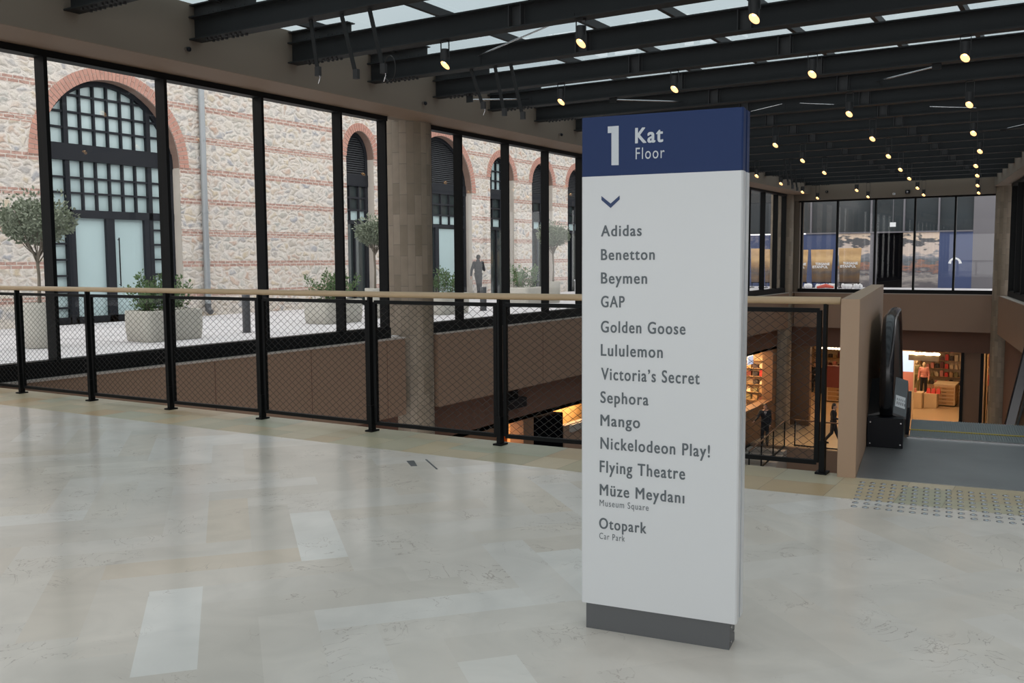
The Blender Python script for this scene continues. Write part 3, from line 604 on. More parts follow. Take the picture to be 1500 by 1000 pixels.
# steps: two flat ones then falling at 30 degrees
vv, zz = 1.80, -.012
for k in range(16):
    b = MB(); d = .41
    if k < 2: z = -.012
    else: z = -.012-(.03 if k == 2 else .03+.205*(k-2))
    b.box(.32, 1.32, vv, vv+d-.006, z-.22, z, ep)
    for g in range(50): b.box(.325+g*.02, .335+g*.02, vv+.004, vv+d-.01, z, z+.006, ep)
    st = b.build('step', 'step', esc)
    if k < 4:
        yl = MB(); yl.box(.32, 1.32, vv+.004, vv+.045, z, z+.0075, ep); yl.build('yellow_edge', 'yellow', st)
    vv += d
def balustrade(u, side):
    loop = []
    r_, vc, zc = .44, 1.60, .60
    for k in range(0, 13):
        a = R(-90-15*k) ; loop.append((u, vc+r_*math.cos(a)*1.05, zc+r_*math.sin(a)))
    loop = [(u, 1.78, .16)]+loop+[(u, 2.6, 1.04), (u, 3.1, 1.03), (u, 3.5, .9), (u, 6.4, -.78)]
    b = MB(); pts = [ep(p) for p in loop]
    # handrail: broad flat-oval belt following the loop
    n = 10; rings = []
    for i, p in enumerate(pts):
        d = (pts[min(i+1, len(pts)-1)]-pts[max(i-1, 0)]).normalized(); w = EU; h = w.cross(d).normalized()
        rings.append([p+w*.052*math.cos(2*math.pi*k/n)+h*.03*math.sin(2*math.pi*k/n) for k in range(n)])
    b.idx([q for g in rings for q in g], [(i*n+k, i*n+(k+1) % n, (i+1)*n+(k+1) % n, (i+1)*n+k) for i in range(len(pts)-1) for k in range(n)], True); b.idx(rings[0], [tuple(range(n))]); b.idx(rings[-1], [tuple(range(n))])
    b.build('handrail', 'rubber', esc)
    inner = [(p[1], p[2]) for p in loop[1:]]+[(6.4, -1.6), (3.4, .0), (1.8, .0)]
    b = MB(); n = len(inner); vs = [ep((u-.018, v, z)) for v, z in inner]+[ep((u+.018, v, z)) for v, z in inner]
    b.idx(vs, [tuple(range(n)), tuple(range(2*n-1, n-1, -1))]+[(i, (i+1) % n, n+(i+1) % n, n+i) for i in range(n)])
    b.build('balustrade_panel', 'blackgloss', esc)
    b = MB(); b.box(u-.14, u+.135, 1.2, 1.9, .005, .25, ep); nb = bevel(b.build('newel_base', 'blackgloss', esc), .004)
    for du, z in ((-.115, .035), (-.115, .21), (.115, .035), (.115, .21)):
        c = ep((u+du, 1.2, z)); MB().tube([c, c-EV*.004], .006, 8).build('screw', 'steel', nb)
    for s in (-1, 1):
        b = MB(); uo, ui = u+s*.15, u+s*.05
        prof = [(1.30, .26), (1.30, .28), (1.95, .50), (6.2, -1.5), (6.2, -1.6), (2.1, .26)]
        n = len(prof); A = [ep((ui, v, z)) for v, z in prof]; B = [ep((uo, v, z-.03)) for v, z in prof]
        b.idx(A+B, [tuple(range(n)), tuple(range(2*n-1, n-1, -1))]+[(i, (i+1) % n, n+(i+1) % n, n+i) for i in range(n)])
        dk = b.build('skirt_deck', 'deck', esc)
        if s == side:
            lb = MB(); q = lambda uu, v: ep((uu, v, .28+(v-1.30)/.65*.22-.03*abs(uu-ui)/.10+.002))
            lb.face([q(ui+s*.012, 1.42), q(uo-s*.012, 1.42), q(uo-s*.012, 1.62), q(ui+s*.012, 1.62)]); lo = lb.build('sticker', 'label', dk)
            ik = MB()
            for g in range(5):
                u0 = ui+s*(.022+.0145*g)
                p2 = lambda uu, v: q(uu, v)+Vector((0, 0, .001))
                ik.face([p2(u0, 1.46), p2(u0+s*.008, 1.46), p2(u0+s*.008, 1.51), p2(u0, 1.51)]); ik.face([p2(u0, 1.53), p2(u0+s*.006, 1.53), p2(u0+s*.006, 1.57), p2(u0, 1.57)])
            ik.build('pictogram', 'ink', lo)
balustrade(.145, 1); balustrade(1.50, -1)
for u0 in (.283, 1.325): b = MB(); b.box(u0, u0+.03, 1.9, 3.0, .0, .24, ep); b.build('skirt', 'blackgloss', esc)

# tactile studs in the floor before the escalator
stud0 = None
rown = 17
for i in range(rown):
    for j in range(8):
        x = -1.352+.0672*i; y = 6.70-.098*j+.0065*i; x += .013*j
        if stud0 is None:
            b = MB(); b.lathe([(.0165, .001), (.0155, .003), (.012, .005), (.0001, .006)], (0, 0, 0), 12); b.mi = 1; b.lathe([(.0205, 0), (.0195, .0018), (.0165, .0019)], (0, 0, 0), 12); stud0 = b.build('tactile_stud', ['steel', 'plate']); o = stud0
        else: o = stud0.copy(); COL.objects.link(o)
        o.location = (x, y, 0)
        tag(o, 'small domed steel stud in the %s line of studs from the parapet' % ('first' if i == 0 else ORD[i]), 'tactile stud', 'tactile studs, line %s from the parapet' % ('first' if i == 0 else ORD[i]))
# floor socket and slot drain
b = MB(); c0 = [at(595.6, 675, 2, .001), at(606.5, 674.4, 2, .001), at(611, 682, 2, .001), at(602, 682.4, 2, .001)]
quad_prism(b, [(p.x, p.y) for p in c0[::-1]], 0, .003); tag(b.build('floor_socket', 'plate'), 'small dark metal socket cover set in the marble floor', 'floor socket')
b = MB(); a, c = at(624, 673, 2, 0), at(640, 687, 2, 0); b.bar(a+Vector((0, 0, .001)), c+Vector((0, 0, .001)), .012, .004); tag(b.build('floor_slot', 'plate'), 'thin dark slot in the marble beside the socket cover', 'slot')

# small wall devices on the left edge beam
for px, py, lab in ((272, 72, 'left of the near beam end'), (619, 151, 'above the stone column'), (819, 197, 'just left of the blue sign header')):
    p = at(px, py, 0, -11.15); t = thing('wall_camera', 'tiny grey camera on the plaster edge beam, '+lab, 'camera', p)
    b = MB(); b.tube([p, p+Vector((.05, 0, 0))], .028, 12); b.build('mount', 'steel', t); b = MB(); b.ell((p.x+.07, p.y, p.z-.01), (.035, .035, .035), 10); b.build('dome', 'blackgloss', t)
for px, py, lab in ((1330, 281, 'black box camera on the back wall plaster'), (1310, 284, 'white sensor on the back wall plaster, left of the black camera'), (1211.5, 281, 'tiny dark camera on the back wall plaster at left')):
    p = at(px, py, 1, 42.75); s = .09 if px == 1330 else .05
    t = thing('wall_camera', lab, 'camera', p); m_ = 'label' if px == 1310 else 'blackgloss'
    b = MB(); b.box(p.x-s, p.x+s, p.y-.12, p.y, p.z-s*.8, p.z+s*.8); bevel(b.build('housing', m_, t), .01); b = MB(); b.tube([(p.x, p.y-.12, p.z), (p.x, p.y-.14, p.z)], s*.45, 12); b.build('lens', 'steel', t)
for px, py, lab in ((174, 73, 'above the big arched window'), (511, 143.5, 'just left of the stone column')):
    p = at(px, py, 2, 4.36); t = thing('downlight', 'tiny recessed downlight in the soffit '+lab, 'downlight', p)
    b = MB(); b.lathe([(.07, 0), (.07, -.006), (.05, -.008), (.048, 0)], p, 16); b.build('rim', 'steel', t); b = MB(); b.lathe([(.0001, -.002), (.048, -.002)], p, 16); b.build('lens', 'plate', t)

# ------------------------------------------------------------------ outside, left: facade, paving, planters
XF = -21.6
b = MB(); b.box(-60, -12.25, -30, 80, -.35, 0); struct(b.build('floor_outside', 'pave'), 'pale granite paving outside the windows')
b = MB()
for x in (-13.6, -17.6, -19.8): b.box(x, x+.03, -10, 60, 0, .002)
for k in range(16): b.box(XF, -12.4, 2+3.1*k, 2.03+3.1*k, 0, .002)
struct(b.build('trim_paving_joint', 'pavejoint'))
ARCH = [  # centre y, half width of opening, spring height, rise, ring thickness, kind
    (15.27, 2.0, 4.10, 2.03, .30, 'big'), (24.72, .70, 5.02, .90, .26, 'narrow'), (29.45, 1.95, 4.20, 2.05, .26, 'loaded'),
    (33.67, .92, 4.92, .93, .27, 'bright'), (37.02, .92, 4.92, .93, .27, 'narrow'), (40.32, .92, 4.92, .93, .27, 'narrow'), (5.2, 2.13, 4.0, 2.15, .3, 'big'), (45.0, 2.0, 4.2, 2.05, .27, 'loaded'), (50.0, .92, 4.92, .93, .27, 'narrow')]
def arc_pts(c, hw, sp_, rise, n=28): return [(c-hw*math.cos(math.pi*i/n), sp_+rise*math.sin(math.pi*i/n)) for i in range(n+1)]
def poly_curve(loops, x0, th_, name, mname, parent=None):
    """flat sheet with holes in the facade plane, extruded by th_ towards -x"""
    cu = bpy.data.curves.new(name, 'CURVE'); cu.dimensions = '2D'; cu.fill_mode = 'BOTH'; cu.extrude = th_/2
    for lp in loops:
        s = cu.splines.new('POLY'); s.points.add(len(lp)-1); s.use_cyclic_u = True
        for i, (u, w) in enumerate(lp): s.points[i].co = (u, w, 0, 1)
    ob = bpy.data.objects.new('t', cu); COL.objects.link(ob); dg = bpy.context.evaluated_depsgraph_get(); me = bpy.data.meshes.new_from_object(ob.evaluated_get(dg)); bpy.data.objects.remove(ob)
    for v in me.vertices: u, w, d = v.co; v.co = (x0-th_/2+d, u, w)
    me.materials.clear(); me.materials.append(M[mname]); me.name = name
    o = bpy.data.objects.new(name, me); COL.objects.link(o)
    if parent: o.parent = parent; o.location = -Vector(parent.location)
    return o
outer = [(-6, -.2), (60, -.2), (60, 8.25), (-6, 8.25)]
loops = [outer]+[[(c-hw, 0)]+arc_pts(c, hw, s_, r_)+[(c+hw, 0)] for c, hw, s_, r_, t_, k_ in ARCH]
fac = tag(poly_curve(loops, XF, .5, 'stone_facade', 'stone'), 'old rubble stone facade with brick bands and arches across the paving', 'building')
names = {0: 'large arched window with frosted green panes facing the near window', 1: 'narrow arched window with louvred top left of the stone column', 2: 'wide arched window with louvred top right of the stone column', 3: 'narrow arched window left of the third mullion past the column',
         4: 'narrow arched window with dark panes, second before the blue sign', 5: 'narrow arched window half hidden at the left edge of the blue sign', 6: 'large arched window beyond the left edge of the view', 7: 'wide arched window hidden behind the directory sign', 8: 'far narrow arched window hidden behind the sign'}
for ai, (c, hw, s_, r_, t_, kind) in enumerate(ARCH):
    if ai in (6, 7, 8): 
        wdw = MB(); wdw.box(XF-.45, XF-.4, c-hw, c+hw, 0, s_+r_*.97) if False else None
    W = bpy.data.objects.new('arched_window', None); COL.objects.link(W); W.parent = fac; W.location = (XF-.3, c, 0); W['label'] = names[ai]
    # voussoir ring
    ring = MB(); ring.mi = 1; n = 30
    ip, op = arc_pts(c, hw, s_, r_, n), arc_pts(c, hw+t_, s_, r_+t_, n)
    for i in range(n):
        ring.idx([(XF+.012, *ip[i]), (XF+.012, *ip[i+1]), (XF+.012, *op[i+1]), (XF+.012, *op[i]), (XF-.1, *ip[i]), (XF-.1, *ip[i+1]), (XF-.1, *op[i+1]), (XF-.1, *op[i])], [(0, 1, 2, 3), (3, 2, 6, 7), (0, 4, 5, 1)])
    ring.mi = 0; nb_ = int(math.pi*(hw+r_)/2/.105)
    for i in range(nb_):
        for lay in ((0, .49), (.53, 1)) if i % 2 else ((0, 1),):
            aa = [math.pi*(i+f)/nb_ for f in (.1, .9)]
            q = []
            for a, l in ((aa[0], lay[0]), (aa[1], lay[0]), (aa[1], lay[1]), (aa[0], lay[1])):
                h = hw+t_*l; v = r_+t_*l; q.append((c-h*math.cos(a), s_+v*math.sin(a)))
            ring.idx([(XF+.03, *p) for p in q]+[(XF+.01, *p) for p in q], [(0, 1, 2, 3), (0, 4, 5, 1), (1, 5, 6, 2), (2, 6, 7, 3), (3, 7, 4, 0)])
    ring.build('brick_arch', ['brick', 'mortar'], W)
    # reveal lining
    rv = MB(); pts_ = [(c-hw, 0)]+arc_pts(c, hw, s_, r_)+[(c+hw, 0)]
    for i, (p, q) in enumerate(zip(pts_[:-1], pts_[1:])):
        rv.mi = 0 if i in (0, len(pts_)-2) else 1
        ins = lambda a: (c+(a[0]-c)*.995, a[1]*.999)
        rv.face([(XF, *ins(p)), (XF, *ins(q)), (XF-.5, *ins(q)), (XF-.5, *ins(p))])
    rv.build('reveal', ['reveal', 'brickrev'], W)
    # glazing sheet behind, frames in front
    xg = XF-.38
    def sheet(name, m_, za, zb, xo=0):
        pts2 = []
        for y_, z_ in [(c-hw, 0)]+arc_pts(c, hw, s_, r_)+[(c+hw, 0)]: pts2.append((y_, z_))
        pp = clip(clip([(y_, z_) for y_, z_ in pts2], 0, -1, -za), 0, 1, zb)
        sh = MB(); sh.face([(xg+xo, y_, z_) for y_, z_ in pp][::-1]); return sh.build(name, m_, W)
    def archlimit(y_): t = max(0, 1-((y_-c)/hw)**2); return s_+r_*math.sqrt(t)
    fr = MB()
    apts = arc_pts(c, hw, s_, r_); 
    ipts = arc_pts(c, hw-.13, s_, r_-.13)
    for i in range(len(apts)-1):
        fr.idx([(xg+.10, *apts[i]), (xg+.10, *apts[i+1]), (xg+.10, *ipts[i+1]), (xg+.10, *ipts[i]), (xg, *ipts[i]), (xg, *ipts[i+1])], [(0, 1, 2, 3), (3, 2, 5, 4)])
    for sg in (-1, 1): fr.box(xg, xg+.10, c+sg*(hw-.065)-.065, c+sg*(hw-.065)+.065, 0, s_)
    def vb(y_, z0, z1, w=.05, x1=.09): 
        z1 = min(z1, archlimit(y_)-.02)
        if z1 > z0: fr.box(xg, xg+x1, y_-w/2, y_+w/2, z0, z1)
    def hb(z_, y0, y1, w=.05, x1=.085):
        if z_ > s_:
            k_ = hw*math.sqrt(max(0, 1-((z_-s_)/r_)**2)); y0, y1 = max(y0, c-k_), min(y1, c+k_)
        fr.box(xg, xg+x1, y0, y1, z_-w/2, z_+w/2)
    if kind == 'big':
        sheet('pane', 'frost', 0, 9)
        hb(4.275, c-hw, c+hw, .41, .13)                      # deep transom
        for k in (-2, -1, 0, 1, 2): vb(c+.05+k*.385, 4.4, 6.2, .05); vb(c+.05+k*.385, 2.75, 4.1, .05)
        for k in (-1, 1): vb(c+.05+k*1.19, 0, 6.2, .12, .11); vb(c+.05+k*1.62, 2.75, 4.1, .04) if False else None
        for z_ in (4.87, 5.26, 5.68): hb(z_, c-hw, c+hw)
        for z_ in (3.65, 3.27): hb(z_, c-hw, c+hw)
        hb(2.75, c-hw, c+hw, .2, .11)
        for z_ in (2.39, 2.0, 1.6, 1.2, .8, .4): hb(z_, c-hw, c-1.15); hb(z_, c+1.25, c+hw)
        for y_, w in ((c+.05-1.16, .24), (c, .24), (c+.05+1.1, .24)): vb(y_, 0, 2.75, w, .10)
        hb(.08, c-hw, c+hw, .16, .1)
        fo = fr.build('frame', 'wframe', W)
        hd = MB(); hd.tube([(xg+.16, c+.19, .9), (xg+.16, c+.19, 2.17)], .016, 8); hd.bar((xg+.1, c+.19, .95), (xg+.16, c+.19, .95), .02); hd.bar((xg+.1, c+.19, 2.12), (xg+.16, c+.19, 2.12), .02); hd.build('door_handle', 'frame', W)
    else:
        zl = 4.47 if kind != 'bright' else 4.5
        if kind == 'bright':
            sheet('pane', 'frost', zl, 9, .001)
            for z_ in (4.85, 5.25, 5.62): hb(z_, c-hw, c+hw)
            vb(c, 4.5, 6); vb(c-.38, 4.5, 6); vb(c+.38, 4.5, 6)
        else:
            lv = MB(); z_ = zl
            while z_ < s_+r_-.12:
                k_ = hw-.1 if z_ < s_ else (hw)*math.sqrt(max(0, 1-((z_-s_+.06)/r_)**2))-.06
                if k_ > .05: lv.idx([(xg+.08, c-k_, z_), (xg+.08, c+k_, z_), (xg+.02, c+k_, z_+.065), (xg+.02, c-k_, z_+.065)], [(0, 1, 2, 3)])
                z_ += .075
            lv.build('louvre', 'louvre', W); sheet('backing', 'black', zl, 9, -.01)
        hb(4.285, c-hw, c+hw, .40, .12)
        sheet('dark_pane', 'darkpane', 0, 4.12); 
        lit = MB(); lit.box(xg+.004, xg+.008, c-hw+.1, c+hw-.1, 2.93, 3.24); lit.build('lit_pane', 'frost', W)
        for z_ in (3.69, 3.27): hb(z_, c-hw, c+hw, .06)
        hb(2.85, c-hw, c+hw, .12)
        m_ = 3 if hw < 1.2 else 7
        for k in range(1, m_): vb(c-hw+2*hw*k/m_, 2.85, 4.1, .05)
        if kind == 'loaded':
            st = MB(); st.box(xg+.004, xg+.008, c+.2, c+1.5, .1, 2.75); st.box(xg+.004, xg+.008, c-1.5, c-.2, .1, 2.75); st.build('lit_pane', 'frost', W)
            for y_ in (c-1.5, c, c+1.5): vb(y_, 0, 2.8, .22)
        else: vb(c, 0, 2.8, .06)
        fr.build('frame', 'wframe', W)
# downpipe
p = at(301, 350, 0, XF+.08)
dp = bpy.data.objects.new('downpipe', None); COL.objects.link(dp); dp.parent = fac; dp.location = (XF+.1, p.y, 0); dp['label'] = 'grey round downpipe'
MB().tube([(XF+.1, p.y, .35), (XF+.1, p.y, 7.5)], .085, 16).build('pipe', 'pipe', dp)
for z in (.9, 2.9, 4.9): MB().lathe([(.095, z), (.095, z+.06)], (XF+.1, p.y, 0), 16).build('collar', 'pipe', dp)
MB().tube([(XF+.1, p.y, .36), (XF+.1, p.y, .18), (XF+.22, p.y, .1)], .085, 12).build('shoe', 'bollard', dp)

def leaves(b, n, c, r, size, rnd, up=.2, shell=.55):
    for _ in range(n):
        while True:
            v = Vector((rnd.uniform(-1, 1), rnd.uniform(-1, 1), rnd.uniform(-1, 1)))
            if shell*rnd.random() < v.length < 1: break
        lump = 1+.12*math.sin(v.x*7+v.z*3)*math.cos(v.y*6)
        p = Vector(c)+Vector((v.x*r[0], v.y*r[1], v.z*r[2]))*lump
        d = (v*.6+Vector((rnd.uniform(-1, 1), rnd.uniform(-1, 1), rnd.uniform(-1, 1)+up))).normalized(); w = d.cross(Vector((rnd.uniform(-1, 1), rnd.uniform(-1, 1), rnd.uniform(-1, 1)))).normalized()
        l = size*rnd.uniform(.7, 1.3); ww = l*.28
        b.face([p, p+d*l*.5+w*ww, p+d*l, p+d*l*.5-w*ww])
def olive(x, y, h, seed, lab, pr_, ph, cz, cr_, pot=True):
    rnd = random.Random(seed); t = thing('olive_tree', lab, 'tree', (x, y, 0), 'potted olive trees outside')
    b = MB(); b.lathe([(pr_*.80, 0), (pr_*.93, .02), (pr_, ph*.5), (pr_*1.03, ph-.02), (pr_*1.0, ph), (pr_*.92, ph), (pr_*.92, ph-.07)], (x, y, 0), 28); b.build('planter', 'planter', t)
    MB().lathe([(.001, ph-.06), (pr_*.93, ph-.06)], (x, y, 0), 20).build('soil', 'soil', t)
    b = MB(); b.tube([(x, y, ph-.1), (x+.01, y+.01, ph+.5), (x-.01, y, cz-cr_*1.0)], [.035, .028, .03], 8)
    tr = b.build('trunk', 'bark', t)
    b = MB()
    for k in range(22):
        a = 2*math.pi*k/22+rnd.uniform(-.2, .2); q = rnd.uniform(.35, .95); zt = cz+rnd.uniform(-.25, .45)*cr_
        b.tube([(x, y, cz-cr_*1.15+rnd.uniform(-.05, .2)), (x+.35*cr_*q*math.cos(a), y+.35*cr_*q*math.sin(a), cz-cr_*.7), (x+cr_*q*math.cos(a), y+cr_*q*math.sin(a), zt)], [.014, .009, .004], 5, False)
    b.build('branches', 'bark', tr)
    b = MB(); leaves(b, 4300, (x, y, cz), (cr_, cr_, cr_*.60), .07, rnd, .35); leaves(b, 500, (x, y, cz+.1), (cr_*1.08, cr_*1.08, cr_*.8), .08, rnd, .6, .9); b.build('foliage', 'olive', t)
def planter_shrub(x, y, lab, hw, ph, seed, sh=.75, n=1500, sq=5, hl=None):
    rnd = random.Random(seed); t = thing('planted_tub', lab, 'planter', (x, y, 0), 'shrub tubs outside'); hl = hl or hw
    b = MB(); T = lambda v: Vector((x+(v.x-x)*1.0, y+(v.y-y)*hl/hw, v.z))
    b.lathe([(hw*.93, 0), (hw*.96, .02), (hw, ph*.4), (hw, ph-.02), (hw*.98, ph), (hw*.88, ph), (hw*.88, ph-.06)], (x, y, 0), 40, T, sq); b.build('tub', 'planter', t)
    MB().lathe([(.001, ph-.05), (hw*.89, ph-.05)], (x, y, 0), 40, T, sq).build('soil', 'soil', t)
    st, lf = MB(), MB()
    for k in range(16):
        bx_, by_ = x+rnd.uniform(-.6, .6)*hw, y+rnd.uniform(-.75, .75)*hl; hh = rnd.uniform(.5, 1)*sh; dx, dy = rnd.uniform(-.22, .22), rnd.uniform(-.3, .3)
        st.tube([(bx_, by_, ph-.08), (bx_+dx*.5, by_+dy*.5, ph+hh*.5), (bx_+dx, by_+dy, ph+hh)], [.009, .006, .003], 5, False)
        for q in range(n//16):
            u = rnd.uniform(.15, 1.02); r_ = .15*(1-.45*u); v = Vector((rnd.gauss(0, 1), rnd.gauss(0, 1), rnd.gauss(0, 1))).normalized()
            p = Vector((bx_+dx*u, by_+dy*u, ph-.05+hh*u))+v*r_*rnd.random()**.5
            d = (v+Vector((0, 0, .7))).normalized(); w = d.cross(Vector((rnd.uniform(-1, 1), rnd.uniform(-1, 1), .3))).normalized(); l = rnd.uniform(.045, .085)
            lf.face([p, p+d*l*.5+w*l*.27, p+d*l, p+d*l*.5-w*l*.27])
    st.build('stems', 'bark', t); lf.build('foliage', 'shrub', t)
q = at(61, 509, 2, 0); olive(q.x, q.y, 2.7, 1, 'round headed olive tree in a tall pot, nearest the left window corner', .29, .82, 2.25, .62)
planter_shrub(-15.75, 12.1, 'wide pale tub with dark shrubs between the first two mullions', .42, .60, 11, .78, 2200, 9, .66)
planter_shrub(-16.25, 17.5, 'wide pale tub with shrubs behind the fourth mullion', .42, .58, 12, .78, 2000, 9, .68)
planter_shrub(-16.1, 21.9, 'pale tub with shrubs just right of the stone column', .5, .60, 13, .75, 1500, 9, .7)
planter_shrub(-16.9, 27.7, 'pale tub with a round shrub beside the far pot tree', .5, .6, 14, .8, 1500, 9, .6)
q = at(549, 400, 0, -16.6); olive(-16.6, q.y, 2.7, 2, 'small olive tree half hidden by the mullion left of the column', .27, .8, 2.25, .5)
olive(-16.6, 29.2, 2.8, 3, 'thin olive tree in a tall round pot just left of the sign', .25, .76, 2.35, .56)
def bollard(x, y, h, lab, r=.085):
    t = thing('bollard', lab, 'bollard', (x, y, 0), 'bollards outside'); b = MB(); b.lathe([(r, 0), (r, h-.01), (r*.93, h), (.001, h)], (x, y, 0), 20); b.build('shaft', 'bollard', t)
    MB().lathe([(r*1.25, 0), (r*1.25, .012), (r, .014)], (x, y, 0), 20).build('collar', 'bollard', t)
bollard(-15.68, 14.15, .82, 'dark grey bollard between the second and third mullions'); bollard(-15.9, 23.68, .72, 'dark grey bollard beside the walking figure', .1)
b = MB(); b.box(-17.3, -17.0, 32.1, 32.4, 0, .72); b.box(-17.32, -16.98, 32.08, 32.42, .70, .76); tag(bevel(b.build('pedestal', 'snow'), .02), 'small white pedestal at the left edge of the sign', 'pedestal')

# ------------------------------------------------------------------ people
def capsule(b, a, c, ra, rc, n=14):
    a, c = Vector(a), Vector(c); k = 4
    pts = []; rs = []
    d = (c-a).normalized()
    for i in range(k): t = math.pi/2*(1-i/k); pts.append(a-d*ra*math.sin(t)); rs.append(max(.002, ra*math.cos(t)))
    pts.append(a); rs.append(ra); pts.append(c); rs.append(rc)
    for i in range(1, k+1): t = math.pi/2*i/k; pts.append(c+d*rc*math.sin(t)); rs.append(max(.002, rc*math.cos(t)))
    b.tube(pts, rs, n)
def person(name_loc, heading, label, J, cloth_top, cloth_leg, hood=False, shirt=False, cat='person', name='person', woman=False, skin='skin', hair=True):
    """J: joint positions in a local frame (x right, y forward, z up), 1.75 m tall"""
    t = thing(name, label, cat, name_loc); c_, s_ = math.cos(heading), math.sin(heading); L0 = Vector(name_loc)
    w = lambda v: L0+Vector((c_*v[0]-s_*v[1], s_*v[0]+c_*v[1], v[2]))
    g = {k: Vector(v) for k, v in J.items()}
    # body: one continuous surface (overlapping tapered limbs fused by a voxel remesh)
    b = MB()
    def cap(a, c, ra, rc): capsule(b, w(a), w(c), ra, rc)
    hd = g['head']; nk = g['neck']; ch = g['chest']; pe = g['pelvis']
    def e(cn, r, bb=b): bb.ell((0, 0, 0), r, 14, lambda v: w(Vector(cn)+v))
    e(hd, (.077, .096, .118)); e(hd+Vector((0, .045, -.055)), (.05, .055, .055)); cap(hd+Vector((0, .093, .0)), hd+Vector((0, .108, -.028)), .010, .016)
    for sgn in (-1, 1): e(hd+Vector((.078*sgn, -.005, -.015)), (.012, .022, .034))
    cap(hd-Vector((0, .01, .08)), nk, .055, .06); e(ch, (.165, .105, .17)); e((ch+pe)/2, (.135, .095, .16)); e(pe, (.16, .115, .12))
    for sd in ('L', 'R'):
        cap(nk-Vector((0, 0, .02)), g['sh'+sd], .055, .058); cap(g['sh'+sd], g['el'+sd], .052, .040); cap(g['el'+sd], g['wr'+sd], .040, .026)
        cap(pe+(g['hip'+sd]-pe)*.7, g['kn'+sd], .088, .056); cap(g['kn'+sd], g['an'+sd], .055, .038)
        an = g['an'+sd]; cap(an+Vector((0, -.03, -.045)), an+Vector((0, .16, -.06)), .038, .03)
        wr = g['wr'+sd]; dr = (wr-g['el'+sd]).normalized(); side = dr.cross(Vector((0, 1, 0)) if abs(dr.y) < .8 else Vector((0, 0, 1))).normalized(); pal = wr+dr*.05
        cap(wr, wr+dr*.08, .026, .032)
        sdn = dr.cross(side).normalized()
        for f in range(4):
            base = wr+dr*.085+sdn*(f-1.5)*.019; l = (.062, .075, .07, .055)[f]; cap(base, base+dr*l*.55+side*.006, .0095, .009); cap(base+dr*l*.55+side*.006, base+dr*l+side*.022, .009, .0075)
        cap(wr+dr*.03+sdn*.028, wr+dr*.075+sdn*.058+side*.01, .011, .009)
    bo = b.build('body', skin, t, origin=L0)
    rm = bo.modifiers.new('fuse', 'REMESH'); rm.mode = 'VOXEL'; rm.voxel_size = .011; rm.use_smooth_shade = True
    sm_ = bo.modifiers.new('smooth', 'SMOOTH'); sm_.iterations = 2; sm_.factor = .5
    def remesh(o, v=.014):
        m = o.modifiers.new('fuse', 'REMESH'); m.mode = 'VOXEL'; m.voxel_size = v; m.use_smooth_shade = True; s2 = o.modifiers.new('smooth', 'SMOOTH'); s2.iterations = 3; return o
    if cloth_top:
        b = MB(); k = .014
        def cap(a, c, ra, rc): capsule(b, w(a), w(c), ra, rc)
        e(ch, (.165+k+.02, .105+k+.015, .175+k), b); e((ch+pe)/2, (.15+k, .11+k, .17), b); e(pe+Vector((0, 0, .02)), (.165+k, .125+k, .11), b)
        for sd in ('L', 'R'):
            cap(nk-Vector((0, 0, .05)), g['sh'+sd], .062, .068); cap(g['sh'+sd], g['el'+sd], .066, .055); cap(g['el'+sd], g['el'+sd]+(g['wr'+sd]-g['el'+sd])*.94, .053, .040)
        if hood: cap(nk+Vector((0, -.03, -.03)), nk+Vector((0, -.01, .05)), .085, .07)
        remesh(b.build('jacket', cloth_top, t, origin=L0))
    if cloth_leg:
        b = MB()
        def cap(a, c, ra, rc): capsule(b, w(a), w(c), ra, rc)
        e(pe+Vector((0, 0, -.01)), (.172, .128, .12), b)
        for sd in ('L', 'R'):
            cap(pe+(g['hip'+sd]-pe)*.75, g['kn'+sd], .10, .072); cap(g['kn'+sd], g['kn'+sd]+(g['an'+sd]-g['kn'+sd])*.97, .07, .06)
        remesh(b.build('trousers', cloth_leg, t, origin=L0))
        for sd in ('L', 'R'):
            b = MB(); an = g['an'+sd]; capsule(b, w(an+Vector((0, -.03, -.045))), w(an+Vector((0, .17, -.055))), .046, .037); b.build('shoe', 'suit', t, origin=L0)
    if hair:
        b = MB(); e(hd+Vector((0, -.014, .022)), (.085, .098, .108), b)
        if woman: e(hd+Vector((0, -.07, -.05)), (.075, .05, .12), b)
        b.build('hair', 'hair', t, origin=L0)
        b = MB()
        for sgn in (-1, 1): e(hd+Vector((.03*sgn, .088, .012)), (.011, .008, .008), b)
        e(hd+Vector((0, .095, -.055)), (.022, .008, .006), b); b.build('eyes_and_mouth', 'darkgood', t, origin=L0)
    if shirt:
        b = MB(); f0 = ch+Vector((0, .128, 0)); b.idx([w(f0+Vector(v)) for v in ((-.05, -.005, .15), (.05, -.005, .15), (0, .018, -.04))], [(0, 1, 2)]); b.idx([w(f0+Vector(v)+Vector((0, -.012, 0))) for v in ((-.05, -.005, .15), (.05, -.005, .15), (0, .018, -.04))], [(2, 1, 0)]); b.build('shirt_front', 'shirt', t, origin=L0)
        b = MB(); b.idx([w(f0+Vector(v)) for v in ((-.014, .004, .14), (.014, .004, .14), (.01, .022, -.03), (-.01, .022, -.03))], [(0, 1, 2, 3)]); b.build('tie', 'darkgood', t, origin=L0)
    return t
base = dict(head=(0, .01, 1.62), neck=(0, 0, 1.47), chest=(0, 0, 1.28), pelvis=(0, 0, .96), shL=(-.18, 0, 1.42), shR=(.18, 0, 1.42), elL=(-.24, -.02, 1.13), elR=(.24, -.02, 1.13), wrL=(-.25, .08, .89), wrR=(.25, .08, .89),
            hipL=(-.09, 0, .92), hipR=(.09, 0, .92), knL=(-.10, .02, .50), knR=(.10, .02, .50), anL=(-.10, 0, .09), anR=(.10, 0, .09))
